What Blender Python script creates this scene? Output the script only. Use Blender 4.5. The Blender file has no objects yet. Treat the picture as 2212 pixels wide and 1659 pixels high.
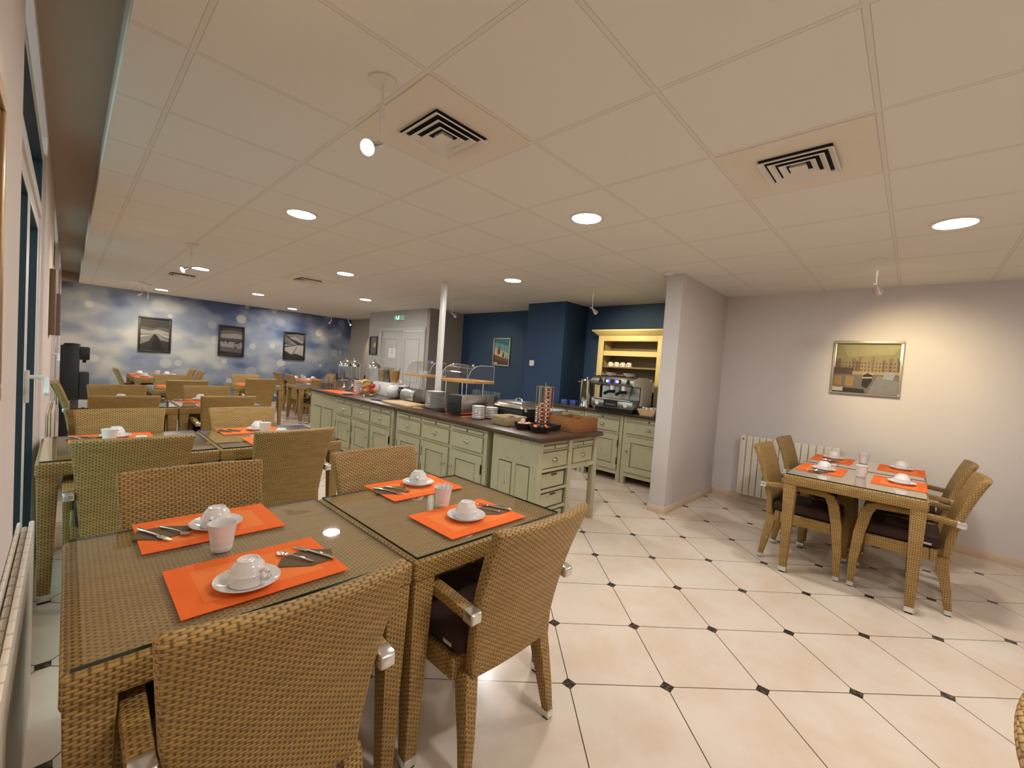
import bpy, bmesh, math, random
from mathutils import Vector, Matrix
random.seed(7)
PI = math.pi
S = bpy.context.scene
C = S.collection

# ------------------------------------------------------------------ camera
CZ = 1.40
def make_camera():
    h, p, r = .8115, -.0389, .0702
    f = Vector((math.sin(h)*math.cos(p), math.cos(h)*math.cos(p), math.sin(p)))
    rt = Vector((math.cos(h), -math.sin(h), 0)); up = rt.cross(f)
    R = math.cos(r)*rt + math.sin(r)*up; U = -math.sin(r)*rt + math.cos(r)*up
    cd = bpy.data.cameras.new('camera'); co = bpy.data.objects.new('camera', cd); C.objects.link(co)
    m = Matrix((R, U, -f)).transposed().to_4x4(); m.translation = Vector((0, 0, CZ))
    co.matrix_world = m
    cd.sensor_width = 36; cd.sensor_fit = 'HORIZONTAL'; cd.lens = 913.75/2212*36
    cd.clip_start = .02; cd.clip_end = 200
    S.camera = co
make_camera()

# ------------------------------------------------------------------ world, exposure
W = bpy.data.worlds.new('daylight'); S.world = W; W.use_nodes = True
bg = W.node_tree.nodes['Background']
bg.inputs[0].default_value = (.58, .78, .80, 1); bg.inputs[1].default_value = 3.2
S.view_settings.view_transform = 'Standard'; S.view_settings.look = 'None'
S.view_settings.exposure = 0.0; S.view_settings.gamma = 1.0; S.view_settings.use_curve_mapping = False
LAMP = 225.0        # strength of the round ceiling lamps
SPOT = 42.0         # watts of one ceiling spotlight

# ------------------------------------------------------------------ materials
def newmat(name):
    m = bpy.data.materials.new(name); m.use_nodes = True
    nt = m.node_tree; b = nt.nodes['Principled BSDF']
    return m, nt, b
class N:
    def __init__(s, nt): s.nt = nt; s.n = nt.nodes; s.l = nt.links
    def sock(s, node, i, v):
        if v is None: return
        if hasattr(v, 'is_output'): s.l.new(v, node.inputs[i])
        else: node.inputs[i].default_value = v
    def m(s, op, a, b=None, c=None, clamp=False):
        x = s.n.new('ShaderNodeMath'); x.operation = op; x.use_clamp = clamp
        s.sock(x, 0, a); s.sock(x, 1, b); s.sock(x, 2, c); return x.outputs[0]
    def mix(s, f, a, b, blend='MIX'):
        x = s.n.new('ShaderNodeMix'); x.data_type = 'RGBA'; x.blend_type = blend
        s.sock(x, 0, f); s.sock(x, 6, a); s.sock(x, 7, b); return x.outputs[2]
    def noise(s, vec, scale, detail=3, rough=.5):
        x = s.n.new('ShaderNodeTexNoise'); x.inputs['Scale'].default_value = scale
        x.inputs['Detail'].default_value = detail; x.inputs['Roughness'].default_value = rough
        if vec is not None: s.l.new(vec, x.inputs['Vector'])
        return x.outputs[0]
    def coord(s, k='Object'): return s.n.new('ShaderNodeTexCoord').outputs[k]
    def sep(s, v):
        x = s.n.new('ShaderNodeSeparateXYZ'); s.l.new(v, x.inputs[0]); return x.outputs
    def comb(s, x, y, z=0.0):
        c = s.n.new('ShaderNodeCombineXYZ'); s.sock(c, 0, x); s.sock(c, 1, y); s.sock(c, 2, z); return c.outputs[0]
    def step(s, v, a, b):
        x = s.n.new('ShaderNodeMapRange'); x.interpolation_type = 'SMOOTHSTEP'
        s.sock(x, 0, v); s.sock(x, 1, a); s.sock(x, 2, b); s.sock(x, 3, 0.0); s.sock(x, 4, 1.0); return x.outputs[0]
    def scalev(s, v, k):
        x = s.n.new('ShaderNodeVectorMath'); x.operation = 'MULTIPLY'
        s.l.new(v, x.inputs[0]); x.inputs[1].default_value = k; return x.outputs[0]
    def bump(s, h, strength, dist, b):
        x = s.n.new('ShaderNodeBump'); x.inputs['Strength'].default_value = strength
        x.inputs['Distance'].default_value = dist; s.l.new(h, x.inputs['Height']); s.l.new(x.outputs[0], b.inputs['Normal'])
def rgb(*c): return (c[0], c[1], c[2], 1.0)
def simple(name, col, rough=.5, metal=0, var=.06, scale=25, spec=.5, coat=0, bump=0):
    """A plain surface with a slight procedural unevenness of its colour."""
    m, nt, b = newmat(name); n = N(nt)
    co = n.coord(); k = n.noise(co, scale, 3)
    b.inputs['Base Color'].default_value = rgb(*col)
    n.l.new(n.mix(k, rgb(*[c*(1-var) for c in col]), rgb(*[min(1, c*(1+var)) for c in col])), b.inputs['Base Color'])
    b.inputs['Roughness'].default_value = rough; b.inputs['Metallic'].default_value = metal
    b.inputs['Specular IOR Level'].default_value = spec; b.inputs['Coat Weight'].default_value = coat
    if bump: n.bump(k, .4, bump, b)
    return m
def clear(name, tint, gloss=1.0, ior=1.45, rough=.02):
    """Thin clear glass or acrylic: see-through with a mirror sheen that grows at grazing angles."""
    m = bpy.data.materials.new(name); m.use_nodes = True; nt = m.node_tree
    for x in list(nt.nodes): nt.nodes.remove(x)
    o = nt.nodes.new('ShaderNodeOutputMaterial'); mx = nt.nodes.new('ShaderNodeMixShader')
    t = nt.nodes.new('ShaderNodeBsdfTransparent'); g = nt.nodes.new('ShaderNodeBsdfGlossy'); f = nt.nodes.new('ShaderNodeFresnel')
    t.inputs[0].default_value = rgb(*tint); g.inputs['Roughness'].default_value = rough
    g.inputs[0].default_value = (gloss, gloss, gloss, 1); f.inputs[0].default_value = ior
    ge = nt.nodes.new('ShaderNodeNewGeometry'); n = N(nt)      # mirror sheen on the outer side only
    nt.links.new(n.m('MULTIPLY', n.m('MULTIPLY', f.outputs[0], 1.7, None, True), n.m('SUBTRACT', 1.0, ge.outputs['Backfacing'])), mx.inputs[0]); nt.links.new(t.outputs[0], mx.inputs[1]); nt.links.new(g.outputs[0], mx.inputs[2])
    nt.links.new(mx.outputs[0], o.inputs[0]); return m
def lit(name, col, strength):
    m, nt, b = newmat(name)
    b.inputs['Base Color'].default_value = rgb(*col); b.inputs['Emission Color'].default_value = rgb(*col)
    b.inputs['Emission Strength'].default_value = strength; return m

def wicker(name, light, dark, row=.0079, per=.0235):
    m, nt, b = newmat(name); n = N(nt)
    u, v, _ = n.sep(n.coord('UV'))
    r = n.m('DIVIDE', v, row); ri = n.m('FLOOR', r); fr = n.m('SUBTRACT', r, ri)
    odd = n.m('FLOORED_MODULO', ri, 2.0)
    ph = n.m('ADD', n.m('DIVIDE', u, per), n.m('MULTIPLY', odd, .5))
    prof = n.m('POWER', n.m('SINE', n.m('MULTIPLY', fr, PI)), .6)
    wave = n.m('ADD', n.m('MULTIPLY', n.m('COSINE', n.m('MULTIPLY', ph, 2*PI)), .5), .5)
    h = n.m('MULTIPLY', prof, n.m('ADD', n.m('MULTIPLY', n.m('POWER', wave, .7), .72), .28))
    strand = n.noise(n.comb(n.m('MULTIPLY', u, 9.0), n.m('MULTIPLY', ri, 3.7)), 1.0, 2)
    big = n.noise(n.coord('UV'), 14.0, 2)
    lightv = n.mix(n.step(strand, .3, .7), rgb(*[c*.80 for c in light]), rgb(*[c*1.14 for c in light]))
    lightv = n.mix(n.m('MULTIPLY', big, .35), lightv, rgb(light[0]*.86, light[1]*.80, light[2]*.66))
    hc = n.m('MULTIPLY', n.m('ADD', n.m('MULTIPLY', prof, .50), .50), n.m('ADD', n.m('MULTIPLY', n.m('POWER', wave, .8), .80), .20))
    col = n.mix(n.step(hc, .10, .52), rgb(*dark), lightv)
    n.l.new(col, b.inputs['Base Color']); b.inputs['Roughness'].default_value = .48
    b.inputs['Specular IOR Level'].default_value = .35
    n.bump(h, .75, .0032, b); return m

M = {}
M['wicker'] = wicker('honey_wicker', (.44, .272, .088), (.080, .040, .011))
M['glass_top'] = clear('table_glass', (.975, .985, .97), 1.0, 1.5)
M['glass_edge'] = simple('green_glass_edge', (.006, .028, .020), .12, spec=.8)
M['window_glass'] = clear('window_glass', (.80, .88, .87), 1.0, 1.5)
M['acrylic'] = clear('clear_acrylic', (.965, .965, .975), 1.0, 1.6, .05)
M['acrylic_edge'] = simple('acrylic_edge', (.66, .66, .70), .2)
M['tumbler_glass'] = clear('tumbler_glass', (.95, .97, .975), 1.0, 1.7, .04)
M['juice_glass'] = clear('dispenser_glass', (.975, .978, .98), 1.0, 1.55, .05)
M['china'] = simple('white_china', (.80, .765, .745), .13, var=.015, coat=.3)
M['chrome'] = simple('polished_chrome', (.78, .77, .75), .10, 1, var=.03)
M['steel'] = simple('brushed_steel', (.55, .53, .50), .28, 1, var=.10, scale=60)
M['cap'] = simple('satin_aluminium', (.74, .72, .69), .22, .85, var=.04)
M['black'] = simple('black_plastic', (.012, .012, .013), .42, var=.2)
M['rubber'] = simple('black_rubber', (.015, .014, .014), .7)
M['cushion'] = simple('brown_cushion_fabric', (.050, .026, .022), .9, var=.25, scale=180, spec=.2, bump=.001)
M['shade_seal'] = simple('dark_teal_shade_seal', (.010, .022, .034), .4)  # seal colour that also paints the dark shade of the window reveals
M['label'] = simple('pale_label', (.55, .54, .52), .6)
M['napkin'] = simple('brown_paper_napkin', (.155, .105, .060), .9, var=.10, scale=300, spec=.15)
M['sage'] = None
M['white_paint'] = simple('white_joinery_paint', (.74, .71, .69), .35, var=.02)
M['cream_radiator'] = simple('cream_radiator_enamel', (.73, .66, .56), .35, var=.02)
M['ceiling_white'] = simple('white_ceiling_metal', (.74, .69, .62), .5, var=.02)
M['plate_beige'] = simple('beige_vent_plate', (.765, .70, .585), .6, var=.02)
M['dark'] = simple('dark_void', (.010, .010, .010), .9)
M['frame_black'] = simple('black_frame_wood', (.016, .013, .012), .4, var=.2)
M['frame_silver'] = simple('champagne_frame', (.42, .37, .29), .35, .55, var=.06)
M['frame_gold'] = simple('gilt_frame', (.40, .27, .13), .35, .6)
M['tray_wood'] = simple('beech_tray', (.56, .29, .10), .45, var=.15, scale=18)
M['board_wood'] = simple('pale_board_wood', (.66, .45, .25), .5, var=.10, scale=14)
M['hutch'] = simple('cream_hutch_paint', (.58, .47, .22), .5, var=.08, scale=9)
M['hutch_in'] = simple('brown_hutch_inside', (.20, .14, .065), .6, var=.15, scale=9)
M['brown_box'] = simple('brown_box_laminate', (.17, .105, .070), .55, var=.08)
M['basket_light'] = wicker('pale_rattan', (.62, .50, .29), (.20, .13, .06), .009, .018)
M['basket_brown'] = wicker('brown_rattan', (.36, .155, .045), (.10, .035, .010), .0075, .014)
M['basket_black'] = wicker('black_rattan', (.020, .018, .016), (.006, .005, .005), .008, .016)
M['bread'] = simple('eggshell_brown', (.58, .30, .15), .6, var=.2)
M['egg'] = simple('eggshell_pale', (.72, .50, .34), .6, var=.1)
M['orange_fruit'] = simple('orange_peel', (.80, .27, .02), .45, var=.1, bump=.001, scale=90)
M['red_apple'] = simple('red_apple_skin', (.50, .045, .025), .3, var=.45, scale=14)
M['banana'] = simple('banana_skin', (.78, .52, .08), .45, var=.12)
M['cereal_a'] = simple('muesli_grain', (.36, .25, .13), .8, var=.6, scale=120, bump=.004)
M['cereal_b'] = simple('dark_cereal', (.12, .085, .07), .8, var=.6, scale=110, bump=.004)
M['cereal_c'] = simple('golden_cornflakes', (.52, .26, .055), .8, var=.5, scale=90, bump=.005)
M['jam_red'] = simple('red_jam', (.30, .03, .015), .15, var=.3)
M['jam_amber'] = simple('amber_jam', (.42, .12, .02), .15, var=.3)
M['jam_lid'] = simple('checked_jam_lid', (.72, .47, .42), .4, var=.4, scale=260)
M['gold_wire'] = simple('brass_wire', (.62, .50, .26), .28, .9)
M['paper'] = simple('white_paper', (.78, .77, .78), .8, var=.02)
M['ink'] = simple('grey_ink', (.13, .12, .13), .8)
M['green_sign'] = lit('green_exit_panel', (.03, .30, .16), .9)
M['white_sign'] = lit('white_exit_pictogram', (.75, .92, .82), .9)
M['display_blue'] = lit('blue_display', (.10, .10, .90), 1.6)
M['display_white'] = lit('display_digits', (.55, .55, 1.0), 3.0)
M['lamp'] = lit('lamp_diffuser', (1.0, .96, .91), LAMP)
M['bulb'] = lit('warm_spot_bulb', (1.0, .80, .42), 45.0)
M['asphalt'] = simple('grey_terrace', (.22, .23, .23), .8)

def mat_sage():
    m, nt, b = newmat('sage_distressed_paint'); n = N(nt); co = n.coord()
    a = n.noise(co, 6, 4); k = n.noise(n.scalev(co, (1, 1, .25)), 38, 5, .7)
    base = n.mix(a, rgb(.385, .362, .225), rgb(.475, .450, .300))
    n.l.new(n.mix(n.step(k, .61, .71), base, rgb(.16, .115, .06)), b.inputs['Base Color'])
    b.inputs['Roughness'].default_value = .5; n.bump(k, .15, .002, b); return m
M['sage'] = mat_sage()
M['glaze'] = simple('dark_antique_glaze', (.075, .050, .026), .7, var=.3)
M['pewter'] = simple('pewter_handle', (.34, .31, .26), .35, .8)

def mat_worktop():
    m, nt, b = newmat('dark_walnut_worktop'); n = N(nt); co = n.coord()
    k = n.noise(n.scalev(co, (9, 1.2, 9)), 5, 5, .65)
    n.l.new(n.mix(k, rgb(.040, .020, .012), rgb(.105, .054, .030)), b.inputs['Base Color'])
    b.inputs['Roughness'].default_value = .33; return m
M['worktop'] = mat_worktop()

def mat_floor():
    m, nt, b = newmat('cream_floor_tiles'); n = N(nt)
    x, y, _ = n.sep(n.coord())
    th, p, ox, oy = -.7627, .4508, 1.9094, .7088
    dx = n.m('SUBTRACT', x, ox); dy = n.m('SUBTRACT', y, oy)
    a = n.m('DIVIDE', n.m('ADD', n.m('MULTIPLY', dx, math.cos(th)), n.m('MULTIPLY', dy, math.sin(th))), p)
    c = n.m('DIVIDE', n.m('ADD', n.m('MULTIPLY', dx, -math.sin(th)), n.m('MULTIPLY', dy, math.cos(th))), p)
    ra, rc = n.m('ROUND', a), n.m('ROUND', c)
    da = n.m('ABSOLUTE', n.m('SUBTRACT', a, ra)); dc = n.m('ABSOLUTE', n.m('SUBTRACT', c, rc))
    grout = n.m('LESS_THAN', n.m('MINIMUM', da, dc), .0052)
    dot = n.m('LESS_THAN', n.m('ADD', da, dc), .078)
    cell = n.comb(n.m('FLOOR', a), n.m('FLOOR', c))
    wn = n.n.new('ShaderNodeTexWhiteNoise'); wn.noise_dimensions = '3D'; n.l.new(cell, wn.inputs[0])
    vein = n.noise(n.coord(), 2.6, 6, .6); fine = n.noise(n.coord(), 14, 4, .6)
    base = n.mix(n.step(vein, .35, .68), rgb(.735, .635, .535), rgb(.665, .535, .405))
    base = n.mix(n.m('MULTIPLY', fine, .25), base, rgb(.77, .69, .60))
    base = n.mix(n.m('MULTIPLY', wn.outputs[0], .18), base, rgb(.61, .51, .41))
    dotc = n.mix(n.step(n.noise(n.coord(), 45, 3), .45, .75), rgb(.035, .024, .018), rgb(.16, .12, .09))
    col = n.mix(grout, base, rgb(.075, .05, .035)); col = n.mix(dot, col, dotc)
    n.l.new(col, b.inputs['Base Color'])
    b.inputs['Roughness'].default_value = .16; b.inputs['Specular IOR Level'].default_value = .45
    n.l.new(n.m('ADD', .15, n.m('MULTIPLY', fine, .12)), b.inputs['Roughness'])
    n.bump(n.m('SUBTRACT', 1.0, grout), .25, .001, b)
    return m
def mat_ceiling():
    m, nt, b = newmat('suspended_ceiling_tiles'); n = N(nt)
    x, y, _ = n.sep(n.coord())
    a = n.m('DIVIDE', n.m('SUBTRACT', x, .288), .6); c = n.m('DIVIDE', n.m('SUBTRACT', y, 1.980), .6)
    da = n.m('ABSOLUTE', n.m('SUBTRACT', a, n.m('ROUND', a))); dc = n.m('ABSOLUTE', n.m('SUBTRACT', c, n.m('ROUND', c)))
    d = n.m('MINIMUM', da, dc)
    bar = n.m('LESS_THAN', d, .0135)
    gap = n.m('MULTIPLY', n.m('GREATER_THAN', d, .0135), n.m('LESS_THAN', d, .0175))
    k = n.noise(n.coord(), 220, 2)
    tile = n.mix(k, rgb(.765, .735, .675), rgb(.80, .77, .71))
    col = n.mix(bar, tile, rgb(.75, .71, .64)); col = n.mix(gap, col, rgb(.53, .47, .395))
    n.l.new(col, b.inputs['Base Color']); b.inputs['Roughness'].default_value = .75
    b.inputs['Specular IOR Level'].default_value = .25
    n.bump(n.m('ADD', n.m('MULTIPLY', k, .15), n.m('SUBTRACT', 1.0, gap)), .2, .002, b); return m
def mat_wall(name, col, scale=160):
    m, nt, b = newmat(name); n = N(nt); k = n.noise(n.coord(), scale, 2); g = n.noise(n.coord(), .8, 2)
    n.l.new(n.mix(g, rgb(*[c*.96 for c in col]), rgb(*[c*1.04 for c in col])), b.inputs['Base Color'])
    b.inputs['Roughness'].default_value = .7; b.inputs['Specular IOR Level'].default_value = .3
    n.bump(k, .12, .002, b); return m
def mat_mural():
    m, nt, b = newmat('bokeh_sky_mural'); n = N(nt)
    x, _, z = n.sep(n.coord())
    v = n.comb(x, n.m('MULTIPLY', z, 1.45))
    big = n.noise(v, .95, 2, .4); mid = n.noise(v, 2.4, 1.5, .4)
    t = n.m('ADD', n.m('MULTIPLY', big, .65), n.m('MULTIPLY', mid, .35))
    band = n.m('SUBTRACT', .5, n.m('ABSOLUTE', n.m('MULTIPLY', n.m('SUBTRACT', z, 1.30), .62)))
    lift = n.m('MULTIPLY', n.m('SUBTRACT', 1.0, n.step(x, .2, 4.8)), .10)
    t = n.m('ADD', n.m('ADD', t, n.m('MULTIPLY', band, .26)), lift)
    c1 = n.mix(n.step(t, .42, .56), rgb(.070, .105, .225), rgb(.225, .265, .355))
    c2 = n.mix(n.step(t, .56, .80), c1, rgb(.52, .52, .50))
    def discs(vec, sc, lo, hi, amt, cin, colr):
        vo = n.n.new('ShaderNodeTexVoronoi'); vo.voronoi_dimensions = '2D'; vo.inputs['Scale'].default_value = sc
        n.l.new(vec, vo.inputs['Vector'])
        q = n.sep(vo.outputs['Color']); rad = n.m('ADD', lo, n.m('MULTIPLY', q[0], hi-lo))
        inside = n.m('SUBTRACT', 1.0, n.step(vo.outputs['Distance'], n.m('MULTIPLY', rad, .72), rad))
        keep = n.step(q[1], .30, .62)
        return n.mix(n.m('MULTIPLY', n.m('MULTIPLY', inside, keep), amt), cin, colr)
    vv = n.comb(x, z)
    wv = n.n.new('ShaderNodeVectorMath'); wv.operation = 'ADD'; n.l.new(vv, wv.inputs[0]); wv.inputs[1].default_value = (.37, .21, 0)
    col = discs(vv, 1.15, .10, .22, .30, c2, rgb(.60, .60, .57))
    col = discs(wv.outputs[0], 2.1, .10, .27, .62, col, rgb(.66, .63, .55))
    n.l.new(col, b.inputs['Base Color']); b.inputs['Roughness'].default_value = .6; return m
def mat_placemat():
    m, nt, b = newmat('orange_woven_placemat'); n = N(nt)
    x, y, _ = n.sep(n.coord())
    ax, ay = n.m('ABSOLUTE', x), n.m('ABSOLUTE', y)
    inner = n.m('MULTIPLY', n.m('LESS_THAN', ax, .148), n.m('LESS_THAN', ay, .098))
    wv = n.m('MULTIPLY', n.m('SINE', n.m('MULTIPLY', x, 3200.)), n.m('SINE', n.m('MULTIPLY', y, 3200.)))
    col = n.mix(inner, rgb(.90, .178, .036), rgb(.93, .255, .066))
    n.l.new(n.mix(n.m('MULTIPLY', n.noise(n.coord(), 500, 1), .25), col, rgb(.80, .10, .015)), b.inputs['Base Color'])
    b.inputs['Roughness'].default_value = .8; b.inputs['Specular IOR Level'].default_value = .1
    n.bump(wv, .2, .0005, b); return m
M['floor'] = mat_floor(); M['ceiling'] = mat_ceiling(); M['mural'] = mat_mural(); M['mat'] = mat_placemat()
M['lavender'] = mat_wall('lavender_grey_wall', (.65, .605, .60))
M['pinkish'] = mat_wall('warm_white_wall', (.78, .70, .67))
M['taupe'] = mat_wall('taupe_wall', (.33, .29, .26))
M['navy'] = mat_wall('navy_wall', (.030, .060, .122))
M['doorwhite'] = mat_wall('pale_grey_wall', (.47, .45, .44))
M['door_grey'] = simple('pale_grey_door_paint', (.50, .475, .45), .4, var=.02)
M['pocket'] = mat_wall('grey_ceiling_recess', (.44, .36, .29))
M['skirt'] = simple('beige_tile_skirting', (.66, .52, .38), .35)

# ------------------------------------------------------------------ mesh building
class B:
    def __init__(s): s.bm = bmesh.new()
    def _f(s, vs, mi):
        try: f = s.bm.faces.new(vs); f.material_index = mi; return f
        except ValueError: return None
    def hexa(s, p, mi=0):
        v = [s.bm.verts.new(q) for q in p]
        for q in ((3, 2, 1, 0), (4, 5, 6, 7), (0, 1, 5, 4), (1, 2, 6, 5), (2, 3, 7, 6), (3, 0, 4, 7)): s._f([v[i] for i in q], mi)
        return s
    def box(s, x0, x1, y0, y1, z0, z1, mi=0):
        s.hexa([(x0, y0, z0), (x1, y0, z0), (x1, y1, z0), (x0, y1, z0), (x0, y0, z1), (x1, y0, z1), (x1, y1, z1), (x0, y1, z1)], mi); return s
    def frame_x(s, x0, x1, y0, y1, z0, z1, w, mi=0):     # rectangular ring in the YZ plane
        s.box(x0, x1, y0, y1, z1-w, z1, mi); s.box(x0, x1, y0, y1, z0, z0+w, mi)
        s.box(x0, x1, y0, y0+w, z0+w, z1-w, mi); s.box(x0, x1, y1-w, y1, z0+w, z1-w, mi); return s
    def frame_y(s, y0, y1, x0, x1, z0, z1, w, mi=0):
        s.box(x0, x1, y0, y1, z1-w, z1, mi); s.box(x0, x1, y0, y1, z0, z0+w, mi)
        s.box(x0, x0+w, y0, y1, z0+w, z1-w, mi); s.box(x1-w, x1, y0, y1, z0+w, z1-w, mi); return s
    def rings(s, rings, mi=0, caps=True, closed=False):
        vs = [[s.bm.verts.new(p) for p in r] for r in rings]; n = len(rings[0])
        for i in range(len(vs)-1):
            for j in range(n): s._f([vs[i][j], vs[i][(j+1) % n], vs[i+1][(j+1) % n], vs[i+1][j]], mi)
        if closed:
            for j in range(n): s._f([vs[-1][j], vs[-1][(j+1) % n], vs[0][(j+1) % n], vs[0][j]], mi)
        elif caps:
            s._f(list(reversed(vs[0])), mi); s._f(vs[-1], mi)
        return s
    def lathe(s, prof, c=(0, 0, 0), n=28, mi=0, axis='z'):
        rows = []
        for r, z in prof:
            if r < 1e-6: rows.append([s.bm.verts.new(s._ax(c, 0, 0, z, axis))])
            else: rows.append([s.bm.verts.new(s._ax(c, r*math.cos(2*PI*j/n), r*math.sin(2*PI*j/n), z, axis)) for j in range(n)])
        for a, b in zip(rows, rows[1:]):
            for j in range(n):
                k = (j+1) % n
                if len(a) == 1 and len(b) == 1: break
                if len(a) == 1: s._f([a[0], b[k], b[j]], mi)
                elif len(b) == 1: s._f([a[j], a[k], b[0]], mi)
                else: s._f([a[j], a[k], b[k], b[j]], mi)
        return s
    def _ax(s, c, x, y, z, axis):
        if axis == 'z': q = (x, y, z)
        elif axis == 'x': q = (z, x, y)
        else: q = (y, z, x)
        return (c[0]+q[0], c[1]+q[1], c[2]+q[2])
    def cyl(s, c, r, z0, z1, n=20, mi=0, axis='z', r2=None):
        r2 = r if r2 is None else r2
        return s.lathe([(0, z0), (r, z0), (r2, z1), (0, z1)], c, n, mi, axis)
    def tube(s, pts, r, n=8, mi=0, closed=False):
        pts = [Vector(p) for p in pts]; L = len(pts); rr = r if isinstance(r, (list, tuple)) else [r]*L; rs = []
        ref = Vector((0, 0, 1))
        for i, p in enumerate(pts):
            if closed: t = pts[(i+1) % L]-pts[i-1]
            else: t = pts[min(i+1, L-1)]-pts[max(i-1, 0)]
            t.normalize()
            a = t.cross(ref)
            if a.length < 1e-3: a = t.cross(Vector((0, 1, 0)))
            a.normalize(); bb = t.cross(a)
            rs.append([p+rr[i]*(math.cos(2*PI*j/n)*a+math.sin(2*PI*j/n)*bb) for j in range(n)])
        return s.rings(rs, mi, True, closed)
    def sweep(s, pts, size, axis='z', mi=0):             # square section along a path; size = (half a, half b) per point
        rs = []
        for p, (a, b) in zip(pts, size):
            x, y, z = p
            if axis == 'z': rs.append([(x-a, y-b, z), (x+a, y-b, z), (x+a, y+b, z), (x-a, y+b, z)])
            elif axis == 'y': rs.append([(x-a, y, z-b), (x-a, y, z+b), (x+a, y, z+b), (x+a, y, z-b)])
        return s.rings(rs, mi)
    def prism(s, poly, z0, z1, mi=0, axis='z', side=None):
        def P(a, b, h): return (a, b, h) if axis == 'z' else ((h, a, b) if axis == 'x' else (a, h, b))
        lo = [s.bm.verts.new(P(a, b, z0)) for a, b in poly]; hi = [s.bm.verts.new(P(a, b, z1)) for a, b in poly]
        s._f(list(reversed(lo)), mi); s._f(hi, mi); n = len(poly)
        for i in range(n): s._f([lo[i], lo[(i+1) % n], hi[(i+1) % n], hi[i]], mi if side is None else side)
        return s
    def ball(s, c, r, mi=0, n=16, sz=1.0):
        m = 9
        return s.lathe([(r*math.sin(PI*i/m) if 0 < i < m else 0, -r*sz*math.cos(PI*i/m)) for i in range(m+1)], c, n, mi)
    def slab(s, fn, nu, nv, mi=0):                       # fn(u, v, side) -> point, side 0 front / 1 back
        g = [[[s.bm.verts.new(fn(i/nu, j/nv, k)) for i in range(nu+1)] for j in range(nv+1)] for k in (0, 1)]
        for k in (0, 1):
            for j in range(nv):
                for i in range(nu):
                    q = [g[k][j][i], g[k][j][i+1], g[k][j+1][i+1], g[k][j+1][i]]
                    s._f(q if k == 0 else q[::-1], mi)
        rim = [(0, i) for i in range(nu+1)]+[(j, nu) for j in range(1, nv+1)]+[(nv, i) for i in range(nu-1, -1, -1)]+[(j, 0) for j in range(nv-1, 0, -1)]
        L = len(rim)
        for t in range(L):
            a, b = rim[t], rim[(t+1) % L]
            s._f([g[0][a[0]][a[1]], g[1][a[0]][a[1]], g[1][b[0]][b[1]], g[0][b[0]][b[1]]], mi)
        return s
    def make(s, name, mats, parent=None, bev=0, seg=2, smooth=40, loc=None, uvrot=False):
        bm = s.bm
        bmesh.ops.recalc_face_normals(bm, faces=bm.faces)
        if bev:
            ed = [e for e in bm.edges if len(e.link_faces) == 2 and e.calc_face_angle(0) > .55]
            bmesh.ops.bevel(bm, geom=ed, offset=bev, segments=seg, profile=.5, affect='EDGES', clamp_overlap=True)
        uv = bm.loops.layers.uv.new('UVMap')
        for f in bm.faces:
            n = f.normal; ax = max(range(3), key=lambda i: abs(n[i]))
            for l in f.loops:
                c = l.vert.co
                q = (c.y, c.z) if ax == 0 else ((c.x, c.z) if ax == 1 else (c.x, c.y))
                l[uv].uv = q[::-1] if uvrot else q
        me = bpy.data.meshes.new(name); bm.to_mesh(me); bm.free()
        for m in (mats if isinstance(mats, (list, tuple)) else [mats]): me.materials.append(M[m] if isinstance(m, str) else m)
        for p in me.polygons: p.use_smooth = True
        me.set_sharp_from_angle(angle=math.radians(smooth))
        o = bpy.data.objects.new(name, me); C.objects.link(o)
        if parent: o.parent = parent
        if loc: o.location = loc
        return o

def tag(o, label, cat, group=None, kind=None):
    o['label'] = label; o['category'] = cat
    if group: o['group'] = group
    if kind: o['kind'] = kind
    return o
def thing(name, label, cat, loc=(0, 0, 0), rz=0, group=None):
    o = bpy.data.objects.new(name, None); C.objects.link(o); o.location = loc; o.rotation_euler = (0, 0, rz)
    o.empty_display_size = .05
    return tag(o, label, cat, group)
def struct(b, name, mats, parent=None, **k):
    o = b.make(name, mats, parent, **k)
    if not parent: o['kind'] = 'structure'
    return o
def dup(root, loc, rz=0, label=None, group=None):
    def cp(o, par):
        c = o.copy(); C.objects.link(c)
        if par: c.parent = par
        for ch in kids.get(o.name, ()): cp(ch, c)
        return c
    kids = {}
    for o in root.children_recursive: kids.setdefault(o.parent.name, []).append(o)
    r = cp(root, None); r.location = loc; r.rotation_euler = (0, 0, rz)
    if label: r['label'] = label
    if group: r['group'] = group
    return r
ORD = ('lowest', 'second from the bottom', 'third from the bottom', 'fourth from the bottom', 'fifth from the bottom', 'sixth from the bottom', 'seventh from the bottom', 'eighth from the bottom', 'ninth from the bottom', 'tenth from the bottom', 'eleventh from the bottom', 'twelfth from the bottom', 'thirteenth from the bottom')
def nth(i, n): return 'topmost' if i == n-1 else ORD[i]
class Proto:
    """First use moves the original, later uses copy it."""
    def __init__(s, root): s.root, s.used = root, False
    def put(s, loc, rz, label, group=None):
        if s.used: return dup(s.root, loc, rz, label, group)
        s.used = True; r = s.root; r.location = loc; r.rotation_euler = (0, 0, rz); r['label'] = label
        if group: r['group'] = group
        return r

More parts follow.
